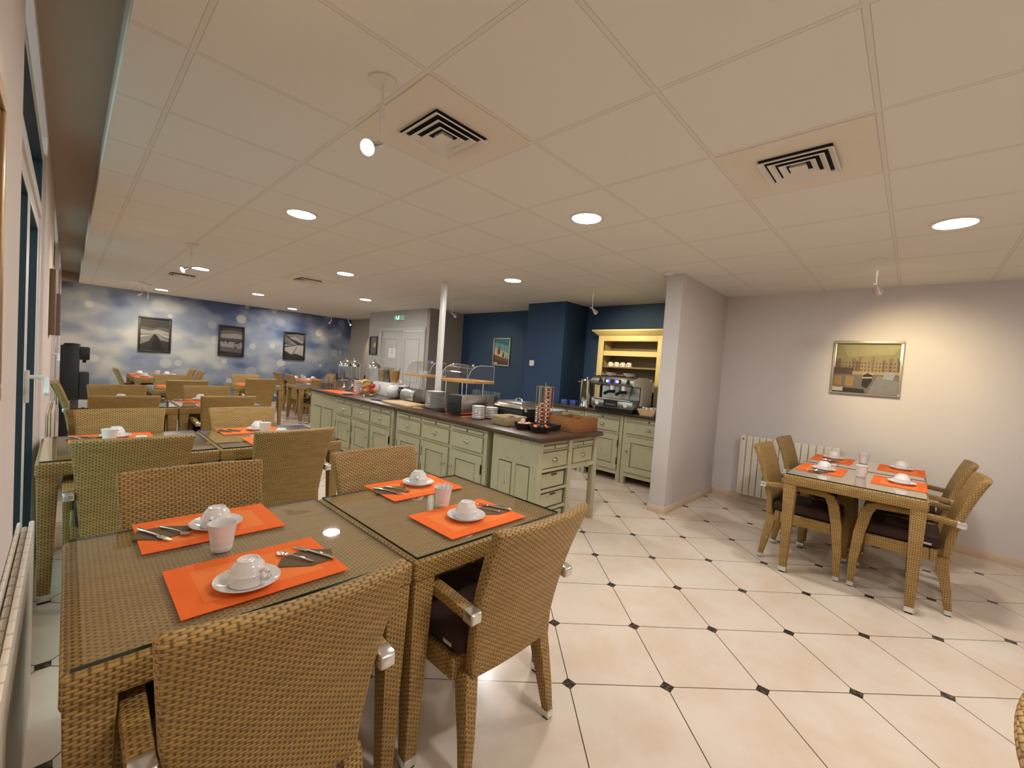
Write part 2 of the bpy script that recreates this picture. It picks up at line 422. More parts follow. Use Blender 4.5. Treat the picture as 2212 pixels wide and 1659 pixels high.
# ------------------------------------------------------------------ room shell
HC = 2.463
XL, XR, YB, YM = -.11, 5.65, -2.6, 12.05
struct(B().box(-.40, 6.4, YB-.2, 12.3, -.10, 0), 'floor', 'floor')
struct(B().box(.12, 6.4, YB-.2, 12.3, HC, HC+.06), 'ceiling', 'ceiling')
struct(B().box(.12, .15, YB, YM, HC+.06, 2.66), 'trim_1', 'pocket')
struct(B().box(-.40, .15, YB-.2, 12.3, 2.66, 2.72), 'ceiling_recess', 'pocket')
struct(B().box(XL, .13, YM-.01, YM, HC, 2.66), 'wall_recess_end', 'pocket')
struct(B().box(-.40, 6.0, YM, YM+.12, 0, 2.82), 'wall_mural', 'mural')
struct(B().box(XR, XR+.15, YB, 1.765, 0, HC), 'wall_right', 'lavender')
struct(B().box(-.40, 6.4, YB-.12, YB, 0, 2.82), 'wall_back', 'lavender')
struct(B().box(4.255, 5.95, 1.765, 1.935, 0, HC), 'wall_stub', 'lavender', bev=.004)
struct(B().box(5.80, 5.95, 1.935, 7.06, 0, HC), 'wall_blue', 'navy')
struct(B().box(5.20, 5.80, 3.92, 4.68, 0, HC), 'wall_blue_pier', 'navy', bev=.003)
struct(B().box(4.95, 5.95, 7.06, 7.16, 0, HC), 'wall_taupe', 'taupe')
bd = B(); y0, y1, dz = 7.20, 8.95, 2.06                         # wall with the double door
bd.box(4.95, 5.07, 7.16, y0, 0, HC); bd.box(4.95, 5.07, y1, 9.45, 0, HC); bd.box(4.95, 5.07, y0, y1, dz, HC)
struct(bd, 'wall_door', 'doorwhite')
struct(B().box(4.97, 5.85, 9.45, 9.55, 0, HC), 'wall_return', 'doorwhite')
struct(B().box(5.70, 5.85, 9.55, 12.05, 0, HC), 'wall_far_right', 'taupe')
struct(B().box(3.35, 3.41, 4.52, 4.58, 0, HC), 'post', 'white_paint', bev=.003)
tag(bpy.data.objects['post'], 'slim white square post rising through the buffet counter', 'post'); bpy.data.objects['post']['kind'] = 'structure'
# skirting
struct(B().box(XR-.012, XR, YB, 1.753, 0, .075), 'baseboard_right', 'skirt', bev=.002)
bs = B(); bs.box(4.243, XR-.012, 1.753, 1.765, 0, .075); bs.box(4.243, 4.255, 1.765, 1.947, 0, .075); bs.box(4.255, 4.95, 1.935, 1.947, 0, .075)
struct(bs, 'baseboard_stub', 'skirt', bev=.002)
struct(B().box(.0, 5.70, YM-.012, YM, 0, .075), 'baseboard_mural', 'skirt')
# left wall with French windows
WIN = [(2.05, 3.95), (6.0, 7.5), (8.9, 10.4)]
bw = B(); ys = YB-.2
for a, b_ in WIN:
    bw.box(-.38, XL, ys, a, 0, 2.66); bw.box(-.38, XL, a, b_, 2.60, 2.66); ys = b_
bw.box(-.38, XL, ys, 12.3, 0, 2.66)
struct(bw, 'wall_left', 'pinkish')
for i, (a, b_) in enumerate(WIN):
    w = struct(B().frame_x(-.195, -.125, a, b_, 0, 2.50, .055).box(-.195, -.125, a+.055, b_-.055, 2.10, 2.17), 'window_%d' % (i+1), 'white_paint', bev=.004)
    mid = (a+b_)/2
    for k, (p, q) in enumerate(((a+.055, mid), (mid, b_-.055))):
        lf = B().frame_x(-.185, -.135, p+.002, q-.002, .06, 2.098, .075).make('leaf_frame', 'white_paint', w, bev=.006)
        B().box(-.166, -.160, p+.07, q-.07, .13, 2.03).make('pane', 'window_glass', lf)
        B().frame_x(-.1655, -.1365, p+.072, q-.072, .132, 2.026, .012).make('reveal_shade_seal', 'shade_seal', lf)  # seal deepened over the leaf's inner reveal, its dark colour imitating shade
        if k == 0:
            hb = B(); hb.box(-.135, -.120, q-.055, q-.022, 1.08, 1.23)
            hb.tube([(-.123, q-.038, 1.20), (-.08, q-.038, 1.20), (-.068, q-.045, 1.195), (-.065, q-.09, 1.16), (-.065, q-.15, 1.13)], .010)
            hb.make('handle', 'white_paint', lf, bev=.003)
    B().box(-.166, -.160, a+.05, b_-.05, 2.165, 2.45).make('transom_pane', 'window_glass', w)
    B().frame_x(-.172, -.128, a+.050, b_-.050, 2.165, 2.45, .018).make('transom_shade_seal', 'shade_seal', w)  # same painted reveal shade around the transom glass
ext = struct(B().box(-14, -.40, -8, 20, -.25, -.12), 'exterior_ground', 'asphalt')
# double door
d1 = struct(B().frame_x(4.925, 4.955, y0-.03, y1+.03, 0, dz+.03, .075), 'door_1', 'door_grey', bev=.004)
for p, q in ((y0+.045, (y0+y1)/2-.006), ((y0+y1)/2+.006, y1-.045)):
    lf = B().box(4.955, 4.985, p, q, .01, dz-.047).make('door_leaf', 'door_grey', d1, bev=.002)
    B().frame_x(4.945, 4.956, p+.15, q-.12, .95, dz-.2, .022).frame_x(4.945, 4.956, p+.15, q-.12, .18, .82, .022).make('panel_moulding', 'door_grey', lf, bev=.004)
B().box(4.93, 4.956, 8.08, 8.10, .98, 1.10).tube([(4.94, 8.09, 1.06), (4.90, 8.09, 1.06), (4.895, 8.16, 1.06)], .009).make('door_handle', 'steel', d1)

# ------------------------------------------------------------------ ceiling fittings
def downlight():
    t = thing('downlight', '', 'ceiling light', group='round ceiling downlights')
    B().lathe([(.098, .0), (.118, .0), (.118, -.006), (.098, -.008), (.096, 0)], n=40).make('trim_ring', 'ceiling_white', t)
    B().cyl((0, 0, 0), .0975, -.004, -.001, 40).make('diffuser', 'lamp', t); return t
P_down = Proto(downlight())
for x, y, lab in [
    (1.215, 3.50, 'round glowing downlight over the front tables, nearest of the left column'),
    (2.44, 1.72, 'round glowing downlight over the open floor between tables and wall stub'),
    (3.69, -.10, 'round pinkish-white downlight near the right wall, above the four-seat table'),
    (1.24, 7.26, 'round glowing downlight beside the second ceiling spotlight of the left column'),
    (2.46, 5.44, 'round glowing downlight before the far square vent, left of the white post'),
    (3.72, 3.64, 'round glowing downlight right of the white post, before the blue wall'),
    (1.27, 11.05, 'round glowing downlight above the leftmost mural picture'),
    (2.50, 9.25, 'round glowing downlight above the middle mural picture'),
    (3.78, 11.20, 'round glowing downlight above the rightmost mural picture'),
    (3.77, 7.45, 'round glowing downlight before the white double door'),
    (1.22, -.25, 'round glowing downlight behind the photographer, left column'),
    (2.44, -1.95, 'round glowing downlight behind the photographer, middle column'),
]: P_down.put((x, y, HC), 0, lab)

def spot_fit(name, x, y, aim, lab, on=1.0, lens='bulb', power=True, drop=.24, blend=.6, size=70, back=None):
    t = thing(name, lab, 'spotlight', (x, y, HC), group='ceiling spotlights on rods')
    B().lathe([(0, 0), (.052, 0), (.054, -.008), (.050, -.012), (.008, -.014), (0, -.014)], n=28).make('canopy', 'ceiling_white', t)
    B().cyl((0, 0, 0), .0045, -drop, -.012, 8).box(-.007, .007, -.007, .007, -.14, -.09).make('rod', 'ceiling_white', t)
    d = (Vector(aim)-Vector((x, y, HC-drop))).normalized()
    hd = B(); hd.lathe([(0, -.045), (.013, -.045), (.015, -.005), (.027, .045), (.029, .052), (.026, .052), (.0, .040)], n=24, mi=0)
    h = hd.make('lamp_head', 'cap', t); h.rotation_mode = 'QUATERNION'; h.rotation_quaternion = d.to_track_quat('Z', 'Y')
    h.location = (d.x*.045, d.y*.045, -drop+d.z*.045)
    b = B().lathe([(0, .050), (.0275, .0525), (.0, .058)], n=20).make('bulb_face', lens, h)
    B().tube([(-d.x*.01, -d.y*.01, -drop+.004), (-d.x*.06, -d.y*.06, -drop-.004)], .0045).make('balance_arm', 'ceiling_white', t)
    if power:
        l = bpy.data.lights.new('spot_lamp', 'SPOT'); l.energy = SPOT*on; l.color = (1.0, .80, .42); l.spot_size = math.radians(size); l.spot_blend = blend
        l.shadow_soft_size = .022
        lo = bpy.data.objects.new('spot_lamp', l); C.objects.link(lo); lo.parent = t
        lo.location = (d.x*.105, d.y*.105, -drop+d.z*.105); lo.rotation_mode = 'QUATERNION'; lo.rotation_quaternion = d.to_track_quat('-Z', 'Y')
    return t
spot_fit('spotlight', .815, 1.565, (-.15, 1.00, 1.50), 'lit ceiling spotlight on a rod beside the nearest square vent', .5)
spot_fit('spotlight', .885, 5.65, (-.10, 5.20, 1.60), 'lit ceiling spotlight on a rod close before a left column downlight', .6)
spot_fit('spotlight', 4.42, 2.93, (5.6, 2.95, 1.62), 'ceiling spotlight on a long rod aimed at the cream hutch', 1.6, drop=.27, size=88)
spot_fit('spotlight', 4.43, .287, (5.65, .05, 1.50), 'ceiling spotlight on a rod aimed at the harbour picture', 1.5, drop=.20, size=82, blend=.9)
spot_fit('spotlight', 1.01, 10.45, (1.3, 12.0, 1.5), 'lit ceiling spotlight close beside the downlight above the leftmost mural picture', .9)
spot_fit('spotlight', .90, 10.20, (.3, 12.0, 1.6), 'chrome ceiling spotlight hanging lower, leftmost before the mural', .7, drop=.20)
spot_fit('spotlight', 4.35, 5.60, (5.80, 5.85, 1.55), 'ceiling spotlight on a rod right of the white post', .65, drop=.24, size=65)
spot_fit('spotlight', 4.75, 11.2, (4.6, 12.0, 1.5), 'small ceiling spotlight at the far end above the mural corner', .4, drop=.17)
spot_fit('spotlight', 5.05, 10.85, (5.70, 10.7, 1.45), 'small ceiling spotlight before the beige far wall corner', .8, drop=.17)

def vent(x, y, plate, lab, half=.15):
    t = thing('ceiling_vent', lab, 'vent', (x, y, HC), group='square ceiling vents')
    if plate: B().box(-.288, .288, -.288, .288, -.004, 0).make('cover_plate', 'plate_beige', t)
    B().box(-half*.96, half*.96, -half*.96, half*.96, -.006, -.0041).make('dark_opening', 'dark', t)
    for k in range(4):
        o = half*(1-.255*k); w = half*.155
        b = B(); zt, zb = -.006, -.022
        r = [[(-o, -o, zb), (o, -o, zb), (o, o, zb), (-o, o, zb)], [(-o+.003, -o+.003, zb-.002)]*0 or [(-(o-w), -(o-w), zt-.002*k), (o-w, -(o-w), zt-.002*k), (o-w, o-w, zt-.002*k), (-(o-w), o-w, zt-.002*k)],
             [(-(o-w-.002), -(o-w-.002), zt-.006), (o-w-.002, -(o-w-.002), zt-.006), (o-w-.002, o-w-.002, zt-.006), (-(o-w-.002), o-w-.002, zt-.006)],
             [(-(o-.004), -(o-.004), zb-.004), (o-.004, -(o-.004), zb-.004), (o-.004, o-.004, zb-.004), (-(o-.004), o-.004, zb-.004)]]
        b.rings(r, 0, False, True) if k < 3 else b.hexa([(-o, -o, zb-.002), (o, -o, zb-.002), (o, o, zb-.002), (-o, o, zb-.002), (-o*.8, -o*.8, zt), (o*.8, -o*.8, zt), (o*.8, o*.8, zt), (-o*.8, o*.8, zt)])
        b.make('louvre_ring' if k else 'outer_rim', 'ceiling_white', t)
    return t
vent(1.188, 1.68, True, 'square ceiling vent in a beige plate next to the lit spotlight')
vent(2.388, .48, True, 'square ceiling vent in a beige plate toward the right wall')
vent(2.388, 6.50, True, 'far square ceiling vent between two downlights of the middle column')
vent(1.188, 8.28, False, 'farthest square ceiling vent, close behind the second left downlight')
sd = B().lathe([(0, 0), (.05, 0), (.052, -.02), (.03, -.032), (0, -.034)], n=28).make('smoke_detector', 'white_paint', loc=(4.13, 1.86, HC))
tag(sd, 'small white round detector on the ceiling beside the wall stub', 'detector')

# ------------------------------------------------------------------ wicker chair
def chair():
    t = thing('wicker_armchair', '', 'chair', group='honey wicker armchairs')
    def back(u, v, side):
        w = .198+.049*v; x = (u*2-1)*w
        y = -.185-.035*v-.105*v*v - .034*(1-(u*2-1)**2)*(.35+.65*v)
        z = .345+.560*v
        return (x, y - (.046-.010*v if side else 0), z-(.012 if side else 0)*v)
    B().slab(back, 14, 10).make('backrest', 'wicker', t, bev=.013, seg=3)
    f = B(); f.box(-.235, .235, -.17, -.135, .325, .405); f.box(-.235, .235, .195, .235, .325, .405)
    f.box(-.235, -.205, -.135, .195, .325, .405); f.box(.205, .235, -.135, .195, .325, .405); f.box(-.205, .205, -.135, .195, .36, .385)
    f.make('seat_frame', 'wicker', t, bev=.008)
    cu = B().box(-.220, .220, -.185, .225, .406, .475).make('seat_cushion', 'cushion', t, bev=.022, seg=3)
    B().box(-.2215, -.2202, -.14, -.095, .425, .438).make('care_tag', 'label', cu)
    for sx in (-1, 1):
        lg = B().sweep([(sx*.218, -.245, .035), (sx*.206, -.228, .15), (sx*.196, -.205, .27), (sx*.188, -.190, .36)], [(.017, .018), (.022, .024), (.026, .030), (.027, .032)]).make('leg', 'wicker', t, bev=.006)
        B().sweep([(sx*.2185, -.2475, .006), (sx*.218, -.245, .036)], [(.0175, .0185), (.0185, .0195)]).make('foot_cap', 'cap', lg, bev=.003)
        B().box(sx*.2185-.014, sx*.2185+.014, -.262, -.233, 0, .006).make('foot_pad', 'rubber', lg)
        lg = B().sweep([(sx*.236, .250, .035), (sx*.243, .246, .20), (sx*.245, .228, .40), (sx*.246, .200, .55), (sx*.245, .180, .60)], [(.017, .019), (.020, .026), (.022, .032), (.0225, .034), (.022, .036)]).make('leg', 'wicker', t, bev=.006)
        B().sweep([(sx*.236, .2515, .006), (sx*.236, .250, .036)], [(.0175, .0195), (.0185, .0205)]).make('foot_cap', 'cap', lg, bev=.003)
        B().box(sx*.236-.014, sx*.236+.014, .238, .266, 0, .006).make('foot_pad', 'rubber', lg)
        ar = B().sweep([(sx*.245, .205, .595), (sx*.246, .14, .618), (sx*.247, .0, .622), (sx*.247, -.14, .615), (sx*.246, -.240, .606)], [(.022, .024), (.024, .022), (.024, .019), (.023, .018), (.022, .018)], 'y').make('armrest', 'wicker', t, bev=.007)
        B().sweep([(sx*.246, -.238, .606), (sx*.2455, -.278, .602), (sx*.2455, -.286, .601)], [(.0215, .0195), (.0215, .0195), (.018, .015)], 'y').make('end_cap', 'cap', ar, bev=.003)
    return t
P_chair = Proto(chair())
HW = 'wicker armchair '
for x, y, rz, lab in [
    (.359, 1.235, -.012, 'on the near side of the front window table, woven back nearest'),
    (1.150, 1.222, 0, 'on the near side of the front aisle table, silver arm ends showing'),
    (.378, 1.795, PI, 'on the far side of the front window table'),
    (1.180, 1.778, PI, 'on the far side of the front aisle table, before the cabinets'),
    (.262, 3.265, 0, 'on the near side of the second-row window table'),
    (1.042, 3.235, 0, 'on the near side of the second-row aisle table'),
    (.280, 3.815, PI, 'pale with daylight, on the far side of the second-row window table'),
    (1.040, 3.790, PI, 'on the far side of the second-row aisle table'),
    (.372, 5.500, 0, 'on the near side of the third-row window table'),
    (1.168, 5.475, 0, 'on the near side of the third-row aisle table'),
    (.392, 6.060, PI, 'on the far side of the third-row window table'),
    (1.213, 6.085, PI, 'on the far side of the third-row aisle table'),
    (1.180, 7.760, 0, 'with a pale lit edge, on the near side of the fourth-row table'),
    (1.180, 8.310, PI, 'on the far side of the fourth-row table'),
    (2.330, 8.545, 0, 'on the near side of the lone aisle table'),
    (2.400, 9.110, PI, 'on the far side of the lone aisle table'),
    (.930, 10.17, -PI/2, 'seen side-on at the left of the left mural table'),
    (1.480, 10.20, PI/2, 'right of the left mural table, nearer of that side'),
    (1.480, 10.97, PI/2, 'right of the left mural table, next to the mural'),
    (3.760, 10.11, -PI/2, 'left of the right mural table, nearer of that side'),
    (3.760, 10.93, -PI/2, 'left of the right mural table, next to the mural'),
    (4.380, 10.93, PI/2, 'right of the right mural table, beside the juice dispensers'),
    (3.515, 8.780, 0, "just behind the counter's far end"),
    (4.165, -.020, 0, 'nearest the aisle on the wall-less side of the right-hand table'),
    (4.955, -.020, 0, 'half hidden against the right wall, opposite the radiator'),
    (4.165, .565, PI, 'nearest the aisle in front of the cream wall radiator'),
    (4.955, .565, PI, 'deepest in the corner in front of the cream wall radiator'),
]: P_chair.put((x, y, 0), rz, HW+lab)
P_chair.put((.255, 6.84, 0), -PI/2, 'wicker armchair standing sideways by the window, back toward the wall, greenish in daylight')
P_chair.put((.945, -.540, 0), PI, 'wicker armchair of which only a back corner shows at the photo edge')

# ------------------------------------------------------------------ wicker tables
def table():
    t = thing('wicker_table', '', 'table', group='square wicker tables with glass tops')
    B().box(-.3945, .3945, -.3945, .3945, .672, .744).make('table_frame', 'wicker', t, bev=.012, seg=3)
    B().prism([(-.380, -.380), (.380, -.380), (.380, .380), (-.380, .380)], .7455, .7535, 0, side=1).make('glass_top', ['glass_top', 'glass_edge'], t)
    for sx in (-1, 1):
        for sy in (-1, 1):
            lg = B().sweep([(sx*.352, sy*.352, .045), (sx*.350, sy*.350, .40), (sx*.349, sy*.349, .675)], [(.024, .024), (.033, .033), (.041, .041)]).make('leg', 'wicker', t, bev=.006)
            B().sweep([(sx*.352, sy*.352, .010), (sx*.352, sy*.352, .046)], [(.0245, .0245), (.0255, .0255)]).make('foot_cap', 'cap', lg, bev=.003)
            B().box(sx*.352-.02, sx*.352+.02, sy*.352-.02, sy*.352+.02, 0, .010).make('foot_pad', 'rubber', lg)
    return t
P_table = Proto(table())
TZ = .7540
TAB = {
 'T1': (.395, 1.525, 'front window table'), 'T2': (1.187, 1.520, 'front aisle table'),
 'T3': (.290, 3.565, 'second-row window table'), 'T4': (1.079, 3.560, 'second-row aisle table'),
 'T5': (.405, 5.86, 'third-row window table'), 'T6': (1.198, 5.86, 'third-row aisle table'),
 'F2': (1.215, 8.03, 'fourth-row table'), 'F3': (2.365, 8.80, 'lone aisle table'),
 'F1a': (1.205, 10.20, 'left mural table, near half'), 'F1b': (1.205, 11.00, 'left mural table, far half'),
 'F4a': (4.07, 10.13, 'right mural table, near half'), 'F4b': (4.07, 10.93, 'right mural table, far half'),
 'F5': (3.545, 9.08, "table behind the counter's far end"),
 'R1': (4.130, .270, 'right-hand table, aisle half'), 'R2': (4.922, .270, 'right-hand table, wall half'),
}
TL = {
 'T1': 'glass-topped wicker table closest to view, beside the slatted window radiator',
 'T2': 'glass-topped wicker table joined to the closest one, toward the cabinets',
 'T3': 'glass-topped wicker table standing by the French window in the second row',
 'T4': 'glass-topped wicker table on the aisle side of the second row',
 'T5': 'glass-topped wicker table by the window side of the third row',
 'T6': 'glass-topped wicker table on the aisle side of the third row',
 'F2': 'single glass-topped wicker table in the fourth row, whitish with daylight',
 'F3': 'lone glass-topped wicker table at the aisle, before the middle mural picture',
 'F1a': 'wicker table before the leftmost mural picture, the nearer of the joined two',
 'F1b': 'wicker table before the leftmost mural picture, the one next to the mural',
 'F4a': 'wicker table before the rightmost mural picture, the nearer of the joined two',
 'F4b': 'wicker table before the rightmost mural picture, the one next to the mural',
 'F5': "wicker table peeking out just behind the counter's far end",
 'R1': 'glass-topped wicker table by the right wall, half nearest the open floor',
 'R2': 'glass-topped wicker table by the right wall, half touching the wall side',
}
for k, (x, y, _) in TAB.items(): P_table.put((x, y, 0), 0, TL[k])

# ------------------------------------------------------------------ table settings
def p_mat():
    return tag(B().box(-.203, .203, -.148, .148, 0, .0022).make('placemat', 'mat'), '', 'placemat', 'orange placemats')
def p_saucer():
    return tag(B().lathe([(0, .0), (.048, .0), (.050, .004), (.074, .014), (.0805, .0175), (.080, .0195), (.072, .0165), (.050, .0075), (.046, .0055), (0, .0055)], n=40).make('saucer', 'china'), '', 'saucer', 'white saucers')
def p_cup():
    t = thing('coffee_cup', '', 'cup', group='upturned white coffee cups')
    B().lathe([(0, .0), (.0435, .0), (.0455, .002), (.0455, .026), (.0470, .029), (.0470, .031), (.0440, .0335), (.0425, .041), (.0375, .052), (.0310, .0595), (.0275, .0625), (.0270, .0655), (.0235, .0655), (.0225, .0625), (.010, .0618), (.009, .0625), (0, .0625)], n=36).make('bowl', 'china', t)
    B().tube([(.041, 0, .040), (.056, 0, .046), (.067, 0, .041), (.070, 0, .031), (.066, 0, .022), (.055, 0, .018), (.0435, 0, .021)], [.004, .0055, .0058, .0058, .0055, .005, .004], 10).make('handle', 'china', t)
    return t
def p_pot():
    t = thing('sugar_pot', '', 'pot', group='white sugar pots')
    B().lathe([(0, 0), (.027, 0), (.030, .003), (.0335, .040), (.0400, .085), (.0412, .088), (.0392, .088), (.036, .080), (.031, .012), (0, .010)], n=36).make('cup_body', 'china', t)
    return t
def p_napkin():
    b = B().prism([(-.085, .005), (-.02, -.062), (.052, -.075), (.088, -.012), (.035, .052), (-.045, .048)], 0, .003)
    return tag(b.make('napkin', 'napkin', bev=.001, seg=1), '', 'napkin', 'folded brown napkins')
def p_spoon():
    t = thing('teaspoon', '', 'spoon', group='teaspoons')
    b = B(); rs = []
    for i in range(9):
        a = i/8; w = .015*math.sin(PI*(a*.94+.04))**.7; y = .032+.038*a
        dpt = .0035*math.sin(PI*a)
        rs.append([(-w, y, .0045), (-w*.5, y, .0045-dpt), (w*.5, y, .0045-dpt), (w, y, .0045), (w*.5, y, .0057-dpt), (-w*.5, y, .0057-dpt)])
    b.rings(rs).make('spoon_bowl', 'chrome', t)
    B().tube([(0, .034, .005), (0, .02, .0075), (0, -.02, .0065), (0, -.068, .0045), (0, -.072, .0045)], [.0018, .0020, .0030, .0042, .0025], 10).make('spoon_handle', 'chrome', t)
    return t
def p_knife():
    t = thing('table_knife', '', 'knife', group='small table knives')
    B().prism([(-.009, .020), (.007, .018), (.0095, .035), (.009, .062), (.003, .082), (-.003, .085), (-.0065, .055)], .0035, .0052).make('blade', 'chrome', t, bev=.0006, seg=1)
    B().tube([(0, .024, .0045), (0, .015, .0055), (0, -.03, .0055), (0, -.088, .0055), (0, -.092, .0055)], [.002, .0042, .0050, .0056, .003], 10).make('knife_handle', 'chrome', t)
    return t
PM, PS, PC, PP, PN, PSP, PK = [Proto(f()) for f in (p_mat, p_saucer, p_cup, p_pot, p_napkin, p_spoon, p_knife)]
def setting(cx, cy, rz, where, cup=(-.03, -.02), hr=-2.2, full=True, z=TZ):
    R = lambda dx, dy: (cx+dx*math.cos(rz)-dy*math.sin(rz), cy+dx*math.sin(rz)+dy*math.cos(rz))
    PM.put((cx, cy, z), rz, 'orange placemat with a lighter middle, '+where)
    u = R(*cup)
    PS.put((u[0], u[1], z+.0022), 0, 'white china saucer on the orange placemat, '+where)
    PC.put((u[0], u[1], z+.0022+.0056), hr+rz, 'white coffee cup turned upside down, '+where)
    if full:
        q = R(.128, 0); PN.put((q[0], q[1], z+.0022), rz+.25, 'folded brown paper napkin, '+where)
        q = R(.105, .012); PSP.put((q[0], q[1], z+.0022+.003), rz+.45, 'steel teaspoon lying on the brown napkin, '+where)
        q = R(.158, .016); PK.put((q[0], q[1], z+.0022+.003-.0002), rz+.40, 'small steel knife lying on the brown napkin, '+where)
def where(side, k): return side+' of the '+TAB[k][2]
setting(.398, 1.345, 0, where('near side', 'T1'), (-.045, -.062), -1.05)
setting(.370, 1.800, PI, where('far side', 'T1'), (-.010, .025), 1.1)
setting(1.188, 1.330, 0, where('near side', 'T2'), (-.022, -.012), .35)
setting(1.240, 1.815, PI, where('far side', 'T2'), (-.035, -.022), .9)
setting(.215, 3.800, PI, where('far side', 'T3'), (-.015, .015), 1.3)
setting(.320, 3.345, 0, where('near side', 'T3'), (0, .03), .3)
setting(1.010, 3.805, PI, where('far side', 'T4'), (-.055, .02), .6)
setting(1.080, 3.345, 0, where('near side', 'T4'), (.03, .04), .3)
setting(.37, 6.08, PI, where('far side', 'T5')); setting(.42, 5.66, 0, where('near side', 'T5'), (-.04, .02))
setting(1.06, 6.07, PI, where('far side', 'T6')); setting(1.20, 5.65, 0, where('near side', 'T6'), (.03, .02))
setting(1.13, 8.22, PI, where('far side', 'F2'), full=False); setting(1.18, 7.83, 0, where('near side', 'F2'), (.05, 0), full=False)
setting(2.36, 9.00, PI, where('far side', 'F3'), (-.08, 0), full=False); setting(2.28, 8.60, 0, where('near side', 'F3'), (.10, 0), full=False)
for k, dx, hs in (('F1a', -.24, 'left'), ('F1b', -.24, 'left'), ('F1a', .22, 'right'), ('F1b', .22, 'right'), ('F4a', -.22, 'left'), ('F4b', -.22, 'left'), ('F4b', .22, 'right')):
    setting(TAB[k][0]+dx, TAB[k][1]+.05, -PI/2 if dx < 0 else PI/2, where(hs+' side', k), (0, .02), full=False)
setting(4.215, .490, PI, where('radiator side', 'R1'), (.03, .015), .8, full=True)
setting(4.205, .030, 0, where('front side', 'R1'), (-.02, -.015), -.4, full=True)
setting(4.935, .500, PI, where('radiator side', 'R2'), (-.03, 0), .8, full=True)
setting(4.940, .030, 0, where('front side', 'R2'), (.04, 0), -.4, full=True)
for x, y, w in ((.352, 1.562, 'in the middle of the front window table'), (1.180, 1.500, 'holding clear sugar packets on the front aisle table'), (.190, 3.600, 'bluish with daylight on the second-row window table'),
                (1.065, 3.610, 'on the second-row aisle table'), (1.20, 10.62, 'on the left mural table, nearer'), (1.26, 11.05, 'on the left mural table, farther'), (3.98, 10.72, 'on the right mural table, nearer'), (4.15, 11.35, 'on the right mural table, farther'),
                (4.190, .245, 'on the aisle half of the right-hand table'), (5.000, .285, 'holding sugar packets on the wall half of the right-hand table')):
    PP.put((x, y, TZ), 0, 'tapered white sugar pot '+w)
def packets(x, y, lab):
    t = thing('sugar_packet', lab, 'packet', (x, y, TZ+.0140), group='sugar packets')
    for i in range(4):
        a = i*1.7+.3; p = Vector((.010*math.cos(a), .010*math.sin(a), .0)); q = Vector((.022*math.cos(a+.3), .022*math.sin(a+.3), .088))
        B().tube([p, q], .0042, 6).make('paper_stick', 'paper', t)
packets(1.180, 1.500, 'clear white sugar sticks standing in the pot on the front aisle table')
packets(5.000, .285, 'white sugar sticks standing in the pot on the right-hand table')

# ------------------------------------------------------------------ buffet cabinets
def shell(b, c, axis, mi=0, w=.034, h=.024, d=.024):
    """Half-dome cup handle that bulges toward the room, flat underneath."""
    rows = []
    for i in range(7):
        p = PI/2*i/6
        rows.append([(w*math.cos(PI*j/12)*math.cos(p), -d*math.sin(p)-.001, h*math.sin(PI*j/12)*math.cos(p)) for j in range(13)])
    q = [[(c[0]+y, c[1]-x, c[2]+z) if axis == 'x' else (c[0]+x, c[1]+y, c[2]+z) for x, y, z in r] for r in rows]
    return b.rings(q, mi)
def cup_pull(b, c, mi=0):
    shell(b, c, 'x', mi)
def drawer_x(par, x, y0, y1, z0, z1, knob=True, pull=True):
    """Drawer front in the plane x, facing -x, with a dark glazed outline."""
    d = B().box(x-.004, x+.001, y0-.006, y1+.006, z0-.006, z1+.006, 1).box(x-.015, x-.003, y0, y1, z0, z1, 0).make('drawer', ['sage', 'glaze'], par, bev=.0015, seg=1)
    if pull:
        b = B(); cup_pull(b, (x-.014, (y0+y1)/2, (z0+z1)/2)); b.make('drawer_pull', 'pewter', d)
    return d
def slide_x(par, x, y0, y1, z0, z1):
    m = (y0+y1)/2
    b = B().box(x-.003, x+.001, y0-.004, y1+.004, z0-.004, z1+.004, 1)
    b.box(x-.010, x-.002, y0, m-.010, z0, z1, 0).box(x-.010, x-.002, m+.010, y1, z0, z1, 0).box(x-.013, x-.002, m-.008, m+.008, z0+.003, z1-.003, 1)
    b.make('pull_out_shelf', ['sage', 'glaze'], par)
def door_x(par, x, y0, y1, z0, z1, knob):
    b = B().box(x-.004, x+.001, y0-.006, y1+.006, z0-.006, z1+.006, 1)
    fw = min(.075, (y1-y0)*.2)
    b.frame_x(x-.016, x-.003, y0, y1, z0, z1, fw, 0)
    b.box(x-.006, x-.003, y0+fw-.001, y1-fw+.001, z0+fw-.001, z1-fw+.001, 1)
    b.box(x-.010, x-.004, y0+fw+.008, y1-fw-.008, z0+fw+.008, z1-fw-.008, 0)
    b.frame_x(x-.013, x-.004, y0+fw+.020, y1-fw-.020, z0+fw+.020, z1-fw-.020, .012, 0)
    d = b.make('door', ['sage', 'glaze'], par, bev=.0015, seg=1)
    yk = y1-.03 if knob > 0 else y0+.03
    B().lathe([(0, -.030), (.010, -.028), (.013, -.020), (.006, -.010), (.007, .0), (0, 0)], (x-.016, yk, (z0+z1)/2+.04), 14, 0, 'x').make('door_knob', 'pewter', d)
    yh = y0+.004 if knob > 0 else y1-.004
    B().box(x-.019, x-.004, yh-.004, yh+.004, z1-.16, z1-.07).box(x-.019, x-.004, yh-.004, yh+.004, z0+.07, z0+.16).make('hinge', 'glaze', d)
